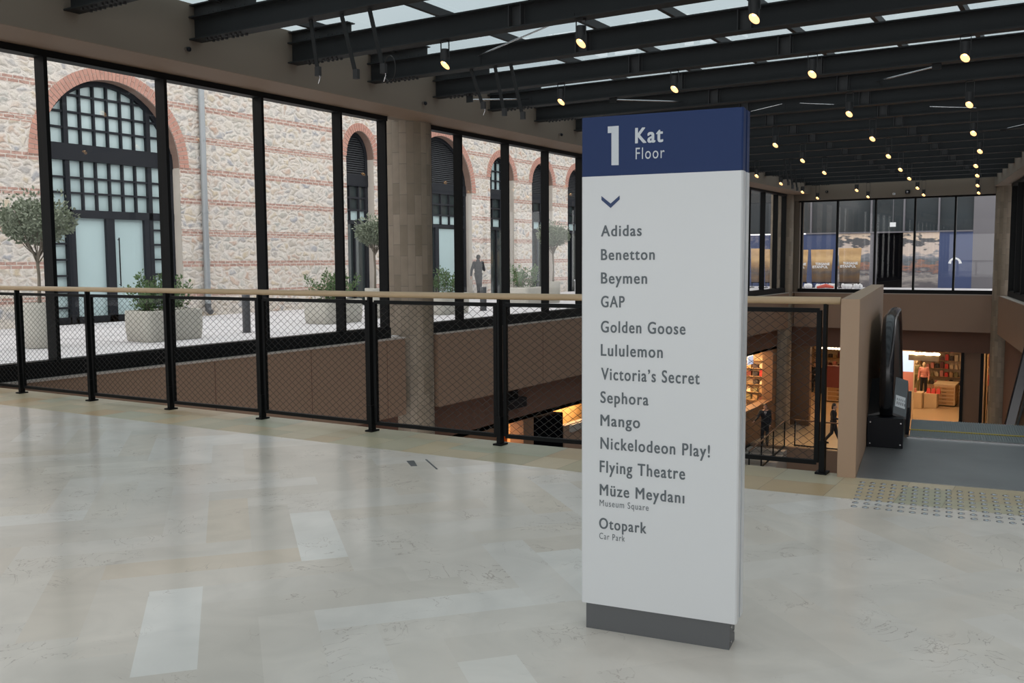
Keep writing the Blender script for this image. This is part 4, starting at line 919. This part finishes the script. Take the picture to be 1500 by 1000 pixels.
walk = dict(base, knL=(-.07, .14, .51), anL=(-.06, .20, .09), knR=(.07, .02, .50), anR=(.07, -.24, .13), elR=(.23, .05, 1.14), wrR=(.16, .24, 1.12), elL=(-.25, -.08, 1.14), wrL=(-.27, -.10, .90), head=(0, .03, 1.62))
pA = at(701, 437, 2, 0)
person((pA.x, pA.y, 0), R(10), 'person in dark hooded coat walking away outside beyond the windows', walk, 'dcloth', 'dcloth', hood=True)
lean = dict(base, shR=(.19, .03, 1.42), elR=(.30, .14, 1.18), wrR=(.44, .30, 1.06), elL=(-.22, -.03, 1.13), wrL=(-.20, .06, .88))
pB = at(1120, 652, 2, ZL)
person((pB.x, pB.y, ZL), R(200), 'man in black suit and tie standing on the lower level beside the stair rail', lean, 'suit', 'suit', shirt=True)
pC = at(1220, 651, 2, ZL); wk2 = dict(walk, knL=(-.06, .12, .50), anL=(-.05, .30, .12), knR=(.06, -.05, .50), anR=(.06, -.36, .13))
person((pC.x, pC.y, ZL), R(-90+360), 'woman in dark clothes striding along the lower gallery behind the glass rail', wk2, 'suit', 'suit', woman=True)
pD = at(1193, 574, 2, ZL)
person((pD.x, pD.y, ZL), R(185), 'person in dark dress standing in the shop, left of the mesh panel upright', dict(base, wrL=(-.12, .2, 1.08), elL=(-.23, .03, 1.13)), 'suit', 'suit', woman=True)
pE = at(1206, 576, 2, ZL)
person((pE.x, pE.y, ZL), R(20), 'person in dark coat seen in the shop behind the railing post', dict(base), 'dcloth', 'suit')

# ------------------------------------------------------------------ lower level
b = MB(); b.box(-40, -12.3, 5, 75, ZL-.6, ZL); struct(b.build('floor_lower_left', 'shopfloor'))
b = MB(); b.box(-12.3, 8, 38.5, 75, ZL-1.6, ZL); struct(b.build('floor_lower_gallery', 'shopfloor'), 'beige floor of the gallery one level down')
wall_box('wall_gallery_edge', (-12.3, 8, 38.42, 38.5, ZL-1.7, ZL-.02), 'fascia'); wall_box('floor_lowest', (-13, 12, 4, 45, -12.6, -12.5), 'shopfloor')
wall_box('wall_left_lowest', (-12.9, -12.3, 4, 39, -12.5, ZL), 'bulk')
# lower left walls: bulkhead and shop fronts
yA, yB2 = 38.0, 41.1
b = MB(); b.box(-12.36, -12.3, 5, 42.5, -2.5, -1.58); struct(b.build('wall_lower_left_bulkhead', 'bulk'), 'dark umber bulkhead under the left fascia')
b = MB(); b.box(-12.7, -12.3, 5, 18.9, ZL, -2.5); b.box(-12.7, -12.3, 20.1, 20.6, ZL, -2.5); b.box(-12.7, -12.3, 24.6, 37.2, ZL, -2.5); b.box(-12.7, -12.3, 41.15, 42.5, ZL, -2.5); b.box(-12.7, -12.3, 37.2, 41.15, ZL, -4.75)
struct(b.build('wall_lower_left', 'oakwall'))
wall_box('wall_amber', (-14.2, -14.1, 18, 24, ZL, -2.5), 'orange'); wall_box('ceiling_lower_left', (-16, -12.3, 5, 75, -2.5, -2.4), 'amberlit')
b = MB(); b.box(-12.9, -12.35, 20.65, 22.25, -6.15, -2.62); tag(b.build('black_shopfront_panel', 'black'), 'black opening panel seen through the mesh at lower left', 'panel')
b = MB(); b.box(-12.5, -12.32, 22.3, 24.6, ZL, -3.0); struct(b.build('wall_lower_pier', 'fascia'))
t = thing('projecting_sign', 'black box sign on the bulkhead under the left fascia', 'sign', (-12.25, 19.5, -2.0))
b = MB(); b.box(-12.3, -12.1, 19.05, 19.95, -2.12, -1.88); bevel(b.build('box', 'blackgloss', t), .01); b = MB(); b.box(-12.3, -12.27, 19.2, 19.8, -1.9, -1.7); b.build('mount', 'frame', t)
t = thing('wall_plaque', 'small grey plaque at the left edge of the sign, seen through the mesh', 'plaque', (-12.3, 22.8, -3.1))
b = MB(); b.box(-12.32, -12.26, 22.55, 23.3, -3.22, -3.02); b.build('plate', 'greysign', t)
# amber lamp behind
b = MB(); b.box(-14.0, -12.8, 18.5, 20.0, -2.53, -2.5); tag(b.build('ceiling_light_panel', 'lamp'), 'glowing amber ceiling panel at lower left by the orange wall', 'light', 'shop ceiling lights')
struct(MB().box(-13.3, -13.2, 20.9, 37, ZL, -2.5).build('wall_amber_lit', 'amberlit'))
b = MB(); b.box(-13.1, -12.6, 21.2, 24.6, -2.53, -2.5); tag(b.build('ceiling_light_panel', 'lamp'), 'glowing amber ceiling panel at lower left above the black panel', 'light', 'shop ceiling lights')

# left shop window with goods near the far corner
wall_box('wall_left_shop_back', (-16.2, -16.1, 36, 42.8, ZL, -2.5), 'shopwall')
wall_box('wall_left_shop_side', (-16.2, -12.4, 42.6, 42.8, ZL, -2.5), 'shopwall')
t = thing('shop_window', 'brown framed shop window lit orange at the far left corner below', 'window', (-12.3, 39.2, -4.75))
b = MB(); b.box(-12.36, -12.2, 37.2, 37.3, -4.8, -2.5); b.box(-12.36, -12.2, 41.05, 41.2, -4.8, -2.5); b.box(-12.36, -12.2, 37.2, 41.2, -4.83, -4.73); b.build('frame', 'oakwall', t)
b = MB(); b.face([(-12.3, 37.3, -4.75), (-12.3, 41.05, -4.75), (-12.3, 41.05, -2.5), (-12.3, 37.3, -2.5)]); b.build('pane', 'glass', t)
rnd = random.Random(5)
def shelf_unit(lab, p0, du, W, D, H, rows_, cols_, face_n, mats_, ww=.03, group='shop shelves full of goods', cat='shelf', dense=.85):
    """open shelf: p0 lower front left corner, du unit along the front, face_n towards the shopper; goods are things of their own"""
    t = thing('shop_shelf', lab, cat, p0, group); p0 = Vector(p0); du = Vector(du); fn = Vector(face_n)
    w = lambda u, d, z: p0+du*u-fn*d+Vector((0, 0, z))
    def bx(b, u0, u1, d0, d1, z0, z1):
        b.idx([w(u, d, z) for z in (z0, z1) for u, d in ((u0, d0), (u1, d0), (u1, d1), (u0, d1))], [(3, 2, 1, 0), (4, 5, 6, 7), (0, 1, 5, 4), (1, 2, 6, 5), (2, 3, 7, 6), (3, 0, 4, 7)])
    b = MB(); bx(b, 0, W, D-.02, D, 0, H); b.build('back_panel', 'shopwall', t)
    for u0 in (0, W-ww): b = MB(); bx(b, u0, u0+ww, 0, D, 0, H); b.build('side_panel', 'shelfwood', t)
    for r_ in range(rows_+1):
        b = MB(); z = H*r_/rows_; bx(b, 0, W, 0, D, z-.02, z); b.build('shelf_board', 'shelfwood', t)
    for r_ in range(rows_):
        z = H*r_/rows_
        for c in range(cols_):
            if rnd.random() > dense: continue
            u = ww+(W-2*ww)*(c+.5)/cols_; cw = (W-2*ww)/cols_*.7; hh = H/rows_*rnd.uniform(.4, .8)
            g = MB(); k = rnd.random()
            if k < .5:                      # folded or boxed goods
                bx(g, u-cw/2, u+cw/2, .03, D*.7, z+.001, z+hh); bx(g, u-cw*.3, u+cw*.3, .02, D*.6, z+hh, z+hh*1.08); nm, lb = 'boxed_goods', 'small boxed goods'
            else:                           # handbag: tapered body and a loop handle
                c0, c1 = w(u, D*.35, z), w(u, D*.35, z+hh*.6)
                vs = [c0+du*a*cw/2-fn*d_*D*.2 for a, d_ in ((-1, -1), (1, -1), (1, 1), (-1, 1))]+[c1+du*a*cw*.36-fn*d_*D*.12 for a, d_ in ((-1, -1), (1, -1), (1, 1), (-1, 1))]
                g.idx(vs, [(3, 2, 1, 0), (4, 5, 6, 7), (0, 1, 5, 4), (1, 2, 6, 5), (2, 3, 7, 6), (3, 0, 4, 7)])
                g.tube([c1+du*cw*.25*math.cos(R(a))+Vector((0, 0, hh*.35*math.sin(R(a)))) for a in range(0, 181, 36)], .012, 5); nm, lb = 'handbag', 'small handbag'
            o = g.build(nm, rnd.choice(mats_), origin=w(u, 0, z))
            tag(o, lb+' on the '+lab.split(' shelf')[0]+' shelf', 'bag' if nm == 'handbag' else 'goods', lb+' on '+lab)
    return t
GM = ['maroon', 'cream', 'darkgood', 'pink', 'cream', 'olivegood', 'red', 'shelfwood']
shelf_unit('wooden side wall shelf inside the left corner shop', (-14.3, 41.7, -5.6), (1, 0, 0), 1.9, .35, 2.9, 8, 6, (0, -1, 0), GM)
shelf_unit('wooden back wall shelf inside the left corner shop', (-15.7, 37.4, -5.6), (0, 1, 0), 3.6, .35, 2.9, 8, 10, (1, 0, 0), GM)
b = MB(); b.box(-15.8, -12.8, 37.6, 42.2, -2.53, -2.5); tag(b.build('ceiling_light_panel', 'lamp'), 'glowing warm ceiling panel in the left corner shop', 'light', 'shop ceiling lights')
b = MB(); c = at(1098, 528, 0, -12.9); b.box(c.x-.02, c.x+.02, c.y-.25, c.y+.45, c.z-.18, c.z+.2); tag(b.build('display_screen', 'screen'), 'small bluish screen in the left corner shop window', 'screen')
c = at(1114, 563, 0, -13.4); t = thing('round_basket', 'dark round basket hanging in the left corner shop window', 'basket', c)
b = MB(); b.lathe([(.05, -.16), (.2, -.12), (.25, .0), (.24, .06), (.21, .06), (.19, -.05)], c, 18, lambda v: Vector((c.x+(v.z-c.z), c.y+(v.y-c.y), c.z+(v.x-c.x)))); b.build('bowl', 'maroon', t)

# back shops
SF = 43.6
zt = -2.46
b = MB(); b.box(-12.3, 8, 43.3, SF+.3, zt, -1.57); struct(b.build('wall_lower_back_bulkhead', 'bulk'), 'dark umber bulkhead above the lower shop fronts')
b = MB(); b.box(-12.9, -11.24, SF, SF+.3, ZL, zt); b.box(-4.85, -4.18, SF, SF+.3, ZL, zt); b.box(-3.87, -2.0, SF, SF+.3, ZL, zt)
struct(b.build('wall_lower_back', 'oakwall'), 'dark brown piers between the lower shop fronts')
b = MB(); b.box(-4.95, -4.83, SF-.05, SF+.1, ZL, zt); b.box(-4.2, -4.08, SF-.05, SF+.1, ZL, zt); struct(b.build('trim_shop_jamb', 'frame'))
wall_box('wall_shop_back', (-16, 3, 62.0, 62.2, ZL, -2.3), 'shopwall'); wall_box('ceiling_shop', (-16, 3, SF+.3, 62, -2.3, -2.2), 'shopwall')
wall_box('wall_shop_left', (-16.1, -16, SF, 62, ZL, -2.3), 'shopwall'); wall_box('wall_shop_right', (2.9, 3, SF, 62, ZL, -2.3), 'shopwall'); wall_box('wall_shop_divider', (-4.55, -4.4, SF+.3, 52, ZL, -2.3), 'shopwall')
for k, (x0, y0) in enumerate([(-12, 46), (-12, 52), (-8.5, 46.5), (-8.5, 52.5), (-6.2, 49), (-3.8, 46), (-8, 58)]):
    b = MB(); b.box(x0-.7, x0+.7, y0-.7, y0+.7, -2.33, -2.30); tag(b.build('ceiling_light_panel', 'lamp'), 'glowing warm square ceiling panel in the back shops', 'light', 'back shop ceiling panels')
# cloud chandelier at the shop entrance
c = at(1353, 519, 1, 45.5); t = thing('chandelier', 'glowing scalloped cloud chandelier over the shop entrance', 'lamp', c)
b = MB()
for k in range(9): b.ell((c.x-.58+k*.145, c.y+.1*math.sin(k*2), c.z+.03), (.11, .12, .07), 10)
b.build('cloud', 'cloud', t); b = MB(); b.box(c.x-.62, c.x+.62, c.y-.1, c.y+.1, c.z-.28, c.z-.02); b.build('valance', 'cream', t); MB().bar((c.x, c.y, c.z), (c.x, c.y, -2.3), .02).build('rod', 'frame', t)
c = at(1222, 511, 1, 45.5); t = thing('chandelier', 'glowing strip chandelier seen left of the parapet', 'lamp', c)
b = MB()
for k in range(8): b.ell((c.x-.5+k*.145, c.y, c.z+.02), (.1, .1, .05), 10)
b.build('cloud', 'cloud', t); MB().bar((c.x, c.y, c.z), (c.x, c.y, -2.3), .02).build('rod', 'frame', t)
# poster screen
a, c = at(1323, 514, 1, 48.0), at(1337, 572, 1, 48.0)
t = thing('poster_lightbox', 'tall pale blue lightbox at the left side of the shop entrance', 'lightbox', ((a.x+c.x)/2, 48, ZL))
b = MB(); b.box(a.x-.4, c.x, 48, 48.06, c.z+.9, a.z); b.build('picture', 'screen', t); b = MB(); b.box(a.x-.4, c.x, 48, 48.06, c.z, c.z+.9); b.build('lower_picture', 'pink', t); b = MB(); b.box(a.x-.45, c.x+.04, 48.01, 48.12, ZL, a.z+.05); b.build('case', 'cream', t)
shelf_unit('tall cream wall shelf in the shop behind the mannequins', (-8.6, 57.2, ZL+.6), (1, 0, 0), 3.0, .4, 3.2, 7, 12, (0, -1, 0), GM)
shelf_unit('slim right hand shelf in the shop behind the cash desk', at(1386, 560, 1, 60)-Vector((0, 0, 1.2)), (1, 0, 0), 1.1, .4, 3.0, 7, 4, (0, -1, 0), GM)
shelf_unit('slim wall shelf in the shop left of the railing end', (-14.6, 57.2, ZL+.4), (1, 0, 0), 3.4, .4, 3.3, 7, 12, (0, -1, 0), GM)
shelf_unit('narrow garment shelf in the small shop by the right pier', (-4.3, 47.5, ZL+.2), (1, 0, 0), 1.3, .4, 3.4, 4, 6, (0, -1, 0), ['maroon', 'red', 'darkgood', 'cream'])
def drawer_table(lab, x, y, w_, d_, h_, nd, rot=0):
    t = thing('display_counter', lab, 'counter', (x, y, ZL), 'display counters in the back shops')
    b = MB(); b.box(x, x+w_, y, y+d_, ZL+.06, ZL+h_); bevel(b.build('body', 'cream', t), .01); b = MB(); b.box(x-.03, x+w_+.03, y-.03, y+d_+.03, ZL+h_, ZL+h_+.05); b.build('top', 'cream', t)
    for k in range(nd):
        z0 = ZL+.12+(h_-.16)*k/nd; b = MB(); b.box(x+.05, x+w_-.05, y-.02, y, z0, z0+(h_-.16)/nd-.05); b.box(x+w_, x+w_+.02, y+.05, y+d_-.05, z0, z0+(h_-.16)/nd-.05); dr = b.build('drawer', 'shelfwood', t)
        b = MB(); b.bar((x+w_*.4, y-.03, z0+.06), (x+w_*.6, y-.03, z0+.06), .02); b.build('handle', 'frame', dr)
    return t
c = at(1374, 588, 2, ZL); drawer_table('cream cash counter with drawers right of the red bags', c.x, c.y-1.6, 1.0, 1.5, 1.1, 5)
c = at(1213, 587, 2, ZL); drawer_table('cream drawer counter in the shop left of the parapet', c.x, c.y-.3, 1.3, .9, 1.1, 4)
def cube(lab, px0, px1, py, h_, m_='cream'):
    a, c = at(px0, py, 2, ZL), at(px1, py, 2, ZL); t = thing('display_plinth', lab, 'plinth', ((a.x+c.x)/2, a.y, ZL), 'display plinths at the shop entrance')
    b = MB(); b.box(a.x, c.x, a.y, a.y+.75, ZL, ZL+h_); bevel(b.build('block', m_, t), .01); b = MB(); b.box(a.x-.02, c.x+.02, a.y-.02, a.y+.77, ZL+h_, ZL+h_+.03); b.build('top', m_, t); return a, c
a1, c1 = cube('left cream display plinth at the shop entrance', 1330, 1351, 597, .78)
a2, c2 = cube('right cream display plinth holding red bags', 1353, 1373, 597, .72)
for k in range(3):
    x0 = a2.x+.08+k*.23; g = MB(); z0 = ZL+.751
    g.idx([(x0, a2.y+.1, z0), (x0+.2, a2.y+.1, z0), (x0+.2, a2.y+.45, z0), (x0, a2.y+.45, z0), (x0+.03, a2.y+.2, z0+.25), (x0+.17, a2.y+.2, z0+.25), (x0+.17, a2.y+.35, z0+.25), (x0+.03, a2.y+.35, z0+.25)], [(3, 2, 1, 0), (4, 5, 6, 7), (0, 1, 5, 4), (1, 2, 6, 5), (2, 3, 7, 6), (3, 0, 4, 7)])
    g.tube([(x0+.1+.06*math.cos(R(a)), a2.y+.27, z0+.25+.12*math.sin(R(a))) for a in range(0, 181, 30)], .01, 6)
    tag(g.build('handbag', 'red', origin=(x0, a2.y+.1, z0)), 'red handbag on the right plinth, %s of three' % ('left', 'middle', 'right')[k], 'bag', 'red handbags on the plinth')
g = MB(); z0 = ZL+.811; g.box(a1.x+.1, a1.x+.35, a1.y+.15, a1.y+.4, z0, z0+.06); g.box(a1.x+.13, a1.x+.32, a1.y+.18, a1.y+.37, z0+.06, z0+.2); tag(g.build('gift_box', 'pink', origin=(a1.x+.2, a1.y+.2, z0)), 'pink box with lid on the left plinth', 'box')
def mannequin(px, py, lab, top, leg):
    p = at(px, py, 2, ZL+.83) ; y = a1.y+(2.3 if px < 1345 else 1.45); p = at(px, py, 1, y)
    ped = thing('low_podium', 'low cream base under the '+lab, 'base', (p.x, y, ZL)); b = MB(); b.box(p.x-.3, p.x+.3, y-.3, y+.3, ZL, ZL+.5); b.build('block', 'cream', ped); MB().box(p.x-.31, p.x+.31, y-.31, y+.31, ZL+.5, ZL+.52).build('top', 'cream', ped)
    person((p.x, y, ZL+.52), R(180), lab, base, top, leg, cat='mannequin', name='mannequin', skin='cream', hair=False)
mannequin(1341, 590, 'mannequin in khaki top and pink wrap at the shop entrance', 'olivegood', 'olivegood')
mannequin(1352, 590, 'mannequin in pink top and black skirt at the shop entrance', 'pink', 'suit')
c = at(1221, 545, 1, 50); t = thing('garment_rail', 'maroon clothes rack in the shop left of the parapet', 'rack', (c.x, 50, ZL)); b = MB(); b.box(c.x-.38, c.x+.38, 49.9, 50.1, c.z-.8, c.z+.35); bevel(b.build('garments', 'maroon', t), .03); b = MB(); b.tube([(c.x-.45, 50, ZL), (c.x-.45, 50, c.z+.45), (c.x+.45, 50, c.z+.45), (c.x+.45, 50, ZL)], .015, 8); b.build('frame', 'frame', t)

# gallery rails
def glass_rail(lab, pts, zs, name='gallery_railing'):
    t = thing(name, lab, 'railing', (pts[0][0], pts[0][1], zs[0])); P3 = [Vector((x, y, z)) for (x, y), z in zip(pts, zs)]
    MB().tube([p+Vector((0, 0, 1.1)) for p in P3], .028, 8).build('handrail', 'oakwall', t)
    for a, c in zip(P3[:-1], P3[1:]):
        n = max(1, round((c-a).length/1.0))
        for k in range(n+1): q = a+(c-a)*k/n; MB().bar(q, q+Vector((0, 0, 1.08)), .045).build('post', 'frame', t)
        b = MB(); b.face([a+Vector((0, 0, .06)), c+Vector((0, 0, .06)), c+Vector((0, 0, 1.02)), a+Vector((0, 0, 1.02))]); b.build('glass_infill', 'glass', t)
        MB().bar(a+Vector((0, 0, .05)), c+Vector((0, 0, .05)), .05).build('bottom_rail', 'frame', t)
p0, p1 = at(1164, 655, 1, 38.6), at(1235, 668, 1, 38.6)
glass_rail('glass gallery railing with thin dark posts on the lower level', [(p0.x, 38.6), (0.5, 38.6)], [ZL, ZL])
p2, p3 = at(1149, 652, 1, 38.2), at(1092, 692, 1, 35.2)
glass_rail('sloping black stair railing with wooden rail beside the man in a suit', [(p2.x, 38.2), (p3.x+.2, 35.0)], [ZL, ZL-.75], 'stair_railing')
b = MB()
for k in range(6): b.box(-12.3, p2.x+.05, 38.4-.5*(k+1), 38.4-.5*k, ZL-1.9, ZL-.14*(k+1)+.0)
struct(b.build('floor_stair', 'sill'), 'pale stair flight beside the lower gallery')
# another escalator's balustrade at the right edge, a level down
a, c = at(1481, 618, 1, 25), at(1503, 533, 1, 25); t = thing('escalator_balustrade', 'black diagonal escalator handrail at the right edge, one level down', 'escalator', a); d = (c-a).normalized()
b = MB(); b.bar(a-d*1.5, c+d*1.2, .26, .16); bevel(b.build('handrail', 'rubber', t), .04); b = MB(); b.bar(a-d*1.5+Vector((.4, 0, -.3)), c+d*1.2+Vector((.4, 0, -.3)), .03, .6); b.build('panel', 'glass', t)

# ------------------------------------------------------------------ outside, back: paved terrace, hoarding, banners
wall_box('floor_terrace', (-40, 10, 43.7, 80, -.35, -.001), 'pave')
YH = 51.2
a = lambda px, py: at(px, py, 1, YH)
X = lambda px: a(px, 380).x
def hpanel(name, m_, px0, px1, z0, z1, lab, d=.0):
    b = MB(); b.box(X(px0), X(px1), YH-d, YH+.15, z0, z1); return tag(b.build(name, m_), lab, 'hoarding', 'hoarding panels behind the back window')
zm = a(1300, 341).z
b = MB(); b.box(-21.0, X(1180), YH, YH+.15, 0, zm); b.build('hoarding_panel', 'hblue'); tag(bpy.data.objects[-1] if False else b and COL.objects[-1], 'plain blue hoarding outside, left of the back window', 'hoarding', 'hoarding panels behind the back window')
hpanel('hoarding_panel', 'hblue', 1180, 1227, 0, zm, 'plain blue hoarding panel behind the left banner')
hpanel('hoarding_panel', 'photo', 1227, 1274, 0, zm, 'hoarding panel printed with a harbour sunset, left of the dark doorway')
hpanel('hoarding_panel', 'hpost', 1274, 1284, 0, zm, 'narrow grey hoarding return beside the dark doorway')
b = MB(); b.box(X(1284), X(1322), YH+.1, YH+.15, 0, zm); tag(b.build('dark_doorway', 'black'), 'tall black doorway in the middle of the hoarding', 'doorway')
hpanel('hoarding_panel', 'photo', 1322, 1375, 0, zm, 'hoarding panel printed with a harbour view, right of the dark doorway')
hb_ = hpanel('hoarding_panel', 'hblue', 1375, 1424, 0, zm, 'blue hoarding panel with a white arc logo')
hpanel('hoarding_panel', 'hgrey', 1424, 1475, 0, zm+3.2, 'tall grey hoarding panel at the right end')
lg = MB(); c = a(1399, 381)
for k in range(10):
    a0, a1_ = R(18+14.4*k), R(18+14.4*(k+1)); th0, th1 = .05+.10*abs(k-5)/5, .05+.10*abs(k+1-5)/5
    lg.face([(c.x+.33*math.cos(a0), YH-.004, c.z-.28+.42*math.sin(a0)), (c.x+.33*math.cos(a1_), YH-.004, c.z-.28+.42*math.sin(a1_)), (c.x+(.33-th1)*math.cos(a1_), YH-.004, c.z-.28+(.42-.09)*math.sin(a1_)), (c.x+(.33-th0)*math.cos(a0), YH-.004, c.z-.28+(.42-.09)*math.sin(a0))])
lo = lg.build('arc_logo', 'arcwhite', hb_)
cbar = MB(); cbar.box(X(1180), X(1424), YH-.06, YH+.2, zm, zm+.07); struct(cbar.build('trim_hoarding_cap', 'hpost'))
# dark glazed upper storey
up_ = thing('upper_storey_glazing', 'dark glazed shop storey above the hoarding', 'building', (X(1180), YH, zm))
b = MB(); b.box(-21.0, X(1424), YH+.2, YH+.3, zm+.07, 8.5); b.build('glazing', 'hdark', up_)
for px in (1186, 1274, 1322, 1373): b = MB(); b.box(X(px)-.04, X(px)+.04, YH+.08, YH+.2, zm+.07, 8.5); b.build('mullion', 'hpost', up_)
b = MB(); b.box(-21.0, 6, YH+.15, YH+12, 8.5, 9); b.build('roof', 'hgrey', up_)
c = a(1309, 329); t = thing('hanging_sign', 'small white sign hanging on a rod above the dark doorway', 'sign', (c.x, YH-.2, c.z)); b = MB(); b.box(c.x-.14, c.x+.14, YH-.22, YH-.18, c.z-.11, c.z+.11); b.build('plate', 'arcwhite', t); MB().tube([(c.x, YH-.2, c.z+.1), (c.x, YH-.2, 5.5)], .015, 6).build('rod', 'hpost', t)
# curved banners
def banner(px0, px1, py0, lab, txt=True, y=48.5):
    A, B = at(px0, py0, 1, y), at(px1, py0, 1, y); z1 = A.z; w_ = B.x-A.x; xc = (A.x+B.x)/2
    t = thing('banner_stand', lab, 'banner', (xc, y, 0), 'golden banners outside the back window'); n = 10
    b = MB()
    F, Bk = [], []
    for zz_ in (.32, z1):
        for i in range(n+1):
            u = -1+2*i/n; x_ = xc+u*w_/2*(.86 if zz_ < 1 else 1); F.append((x_, y-.12*(1-u*u), zz_)); Bk.append((x_, y-.12*(1-u*u)+.02, zz_))
    m = n+1; b.idx(F+Bk, [(i, i+1, m+i+1, m+i) for i in range(n)]+[(2*m+i, 3*m+i, 3*m+i+1, 2*m+i+1) for i in range(n)]+[(m+i, m+i+1, 3*m+i+1, 3*m+i) for i in range(n)], True)
    b.build('print', 'dusk', t)
    b = MB(); b.bar((xc-w_*.4, y+.1, .05), (xc-w_*.4, y+.02, z1-.1), .03); b.bar((xc+w_*.4, y+.1, .05), (xc+w_*.4, y+.02, z1-.1), .03); b.bar((xc-w_*.45, y+.05, .3), (xc+w_*.45, y+.05, .3), .04); b.bar((xc-w_*.4, y-.3, .05), (xc-w_*.4, y+.4, .05), .05); b.bar((xc+w_*.4, y-.3, .05), (xc+w_*.4, y+.4, .05), .05); b.build('frame', 'frame', t)
    if txt:
        for s_i, (tx, zc) in enumerate((('TERSANE', .60), ('ISTANBUL', .525))):
            cu = bpy.data.curves.new('t', 'FONT'); cu.body = tx; cu.size = .17; cu.align_x = 'CENTER'; cu.offset = .006; ob = bpy.data.objects.new('t', cu); COL.objects.link(ob); dg = bpy.context.evaluated_depsgraph_get(); me = bpy.data.meshes.new_from_object(ob.evaluated_get(dg)); bpy.data.objects.remove(ob)
            for v in me.vertices: x_ = v.co.x; uu = 2*x_/w_; v.co = (xc+x_+(.06 if s_i == 0 else -.06), y-.12*(1-uu*uu)-.015, z1*zc+v.co.y)
            me.materials.clear(); me.materials.append(M['arcwhite']); o = bpy.data.objects.new('lettering', me); COL.objects.link(o); o.parent = t; o.location = -Vector(t.location)
banner(1188, 1220.5, 365.5, 'golden banner with white lettering, left of the first window post'); banner(1228.5, 1262, 363.5, 'golden banner with white lettering, right of the first window post'); banner(1156, 1184, 366, 'golden banner cut off by the left frame of the back window')
banner(1100, 1117, 364, 'golden banner seen through the side glazing beside the sign', False, 47.5); banner(1120, 1142, 365, 'golden banner seen through the side glazing before the corner', False, 47.5)
t = tag(MB().tube([at(1197, 419, 1, 47.6), at(1210, 416.5, 1, 47.6), at(1221, 419, 1, 47.6)], [.06, .10, .05], 10).build('red_tarpaulin', 'redcloth'), 'crumpled red tarpaulin on the ground under the left banner', 'tarpaulin')
t.location.z -= .06
for k, (px, py, w_, lab) in enumerate([(1184, 414, .3, 'white bundle left of the red tarpaulin'), (1204, 412, .45, 'white bundle under the left golden banner'), (1217, 411, .3, 'white bundle at the right foot of the left golden banner'), (1241, 411, .38, 'white bundle under the right golden banner'), (1257, 411, .3, 'white bundle at the right foot of the right golden banner')]):
    c = at(px, py, 1, 47.9); b = MB(); c.z = .12
    for q in range(5): b.ell((c.x-w_/2+w_*q/4, c.y+rnd.uniform(-.05, .05), c.z+rnd.uniform(0, .05)), (w_*.22, .1, .12), 8)
    tag(b.build('wrapped_bundle', 'snow'), lab, 'bundle', 'white wrapped bundles at the banners')

# rear and right enclosure (behind the viewer)
wall_box('wall_rear_light_block', (-12.2, 8.5, -8.4, -8.2, 3.6, 5.3), 'render')  # unseen header added to cut the daylight from the open rear
b = quad_prism(MB(), [(xr(43.8)+.3, 43.8), (xr(7)+.3, 7), (xr(7)+.8, 7), (xr(43.8)+.8, 43.8)], -12.5, -1.57); struct(b.build('wall_right_lower', 'bulk'))

b = quad_prism(MB(), [(xr(43)+9.6, 43.6), (xr(-8)+9.6, -8), (xr(-8)+9.9, -8), (xr(43)+9.9, 43.6)], 0, 7.5); struct(b.build('wall_sky_block_right', 'hgrey'))  # wall added to block sky and its haze through the right windows
b = quad_prism(MB(), [(xr(43)+.2, 43.6), (xr(-8)+.2, -8), (xr(-8)+9.6, -8), (xr(43)+9.6, 43.6)], -.3, -.001); struct(b.build('floor_outside_right', 'pave'))

# ------------------------------------------------------------------ sky light
W = bpy.data.worlds.new('overcast'); S.world = W; W.use_nodes = True; N = W.node_tree.nodes; Lk = W.node_tree.links
bg = N['Background']; tc = N.new('ShaderNodeTexCoord'); nz = N.new('ShaderNodeTexNoise'); nz.inputs['Scale'].default_value = 4; nz.inputs['Detail'].default_value = 6; Lk.new(tc.outputs['Generated'], nz.inputs['Vector'])
cr = N.new('ShaderNodeValToRGB'); cr.color_ramp.elements[0].position = .3; cr.color_ramp.elements[0].color = (.83, .84, .86, 1); cr.color_ramp.elements[1].position = .75; cr.color_ramp.elements[1].color = (1.03, .99, .97, 1)
Lk.new(nz.outputs['Fac'], cr.inputs[0]); Lk.new(cr.outputs[0], bg.inputs['Color']); bg.inputs['Strength'].default_value = 1.6
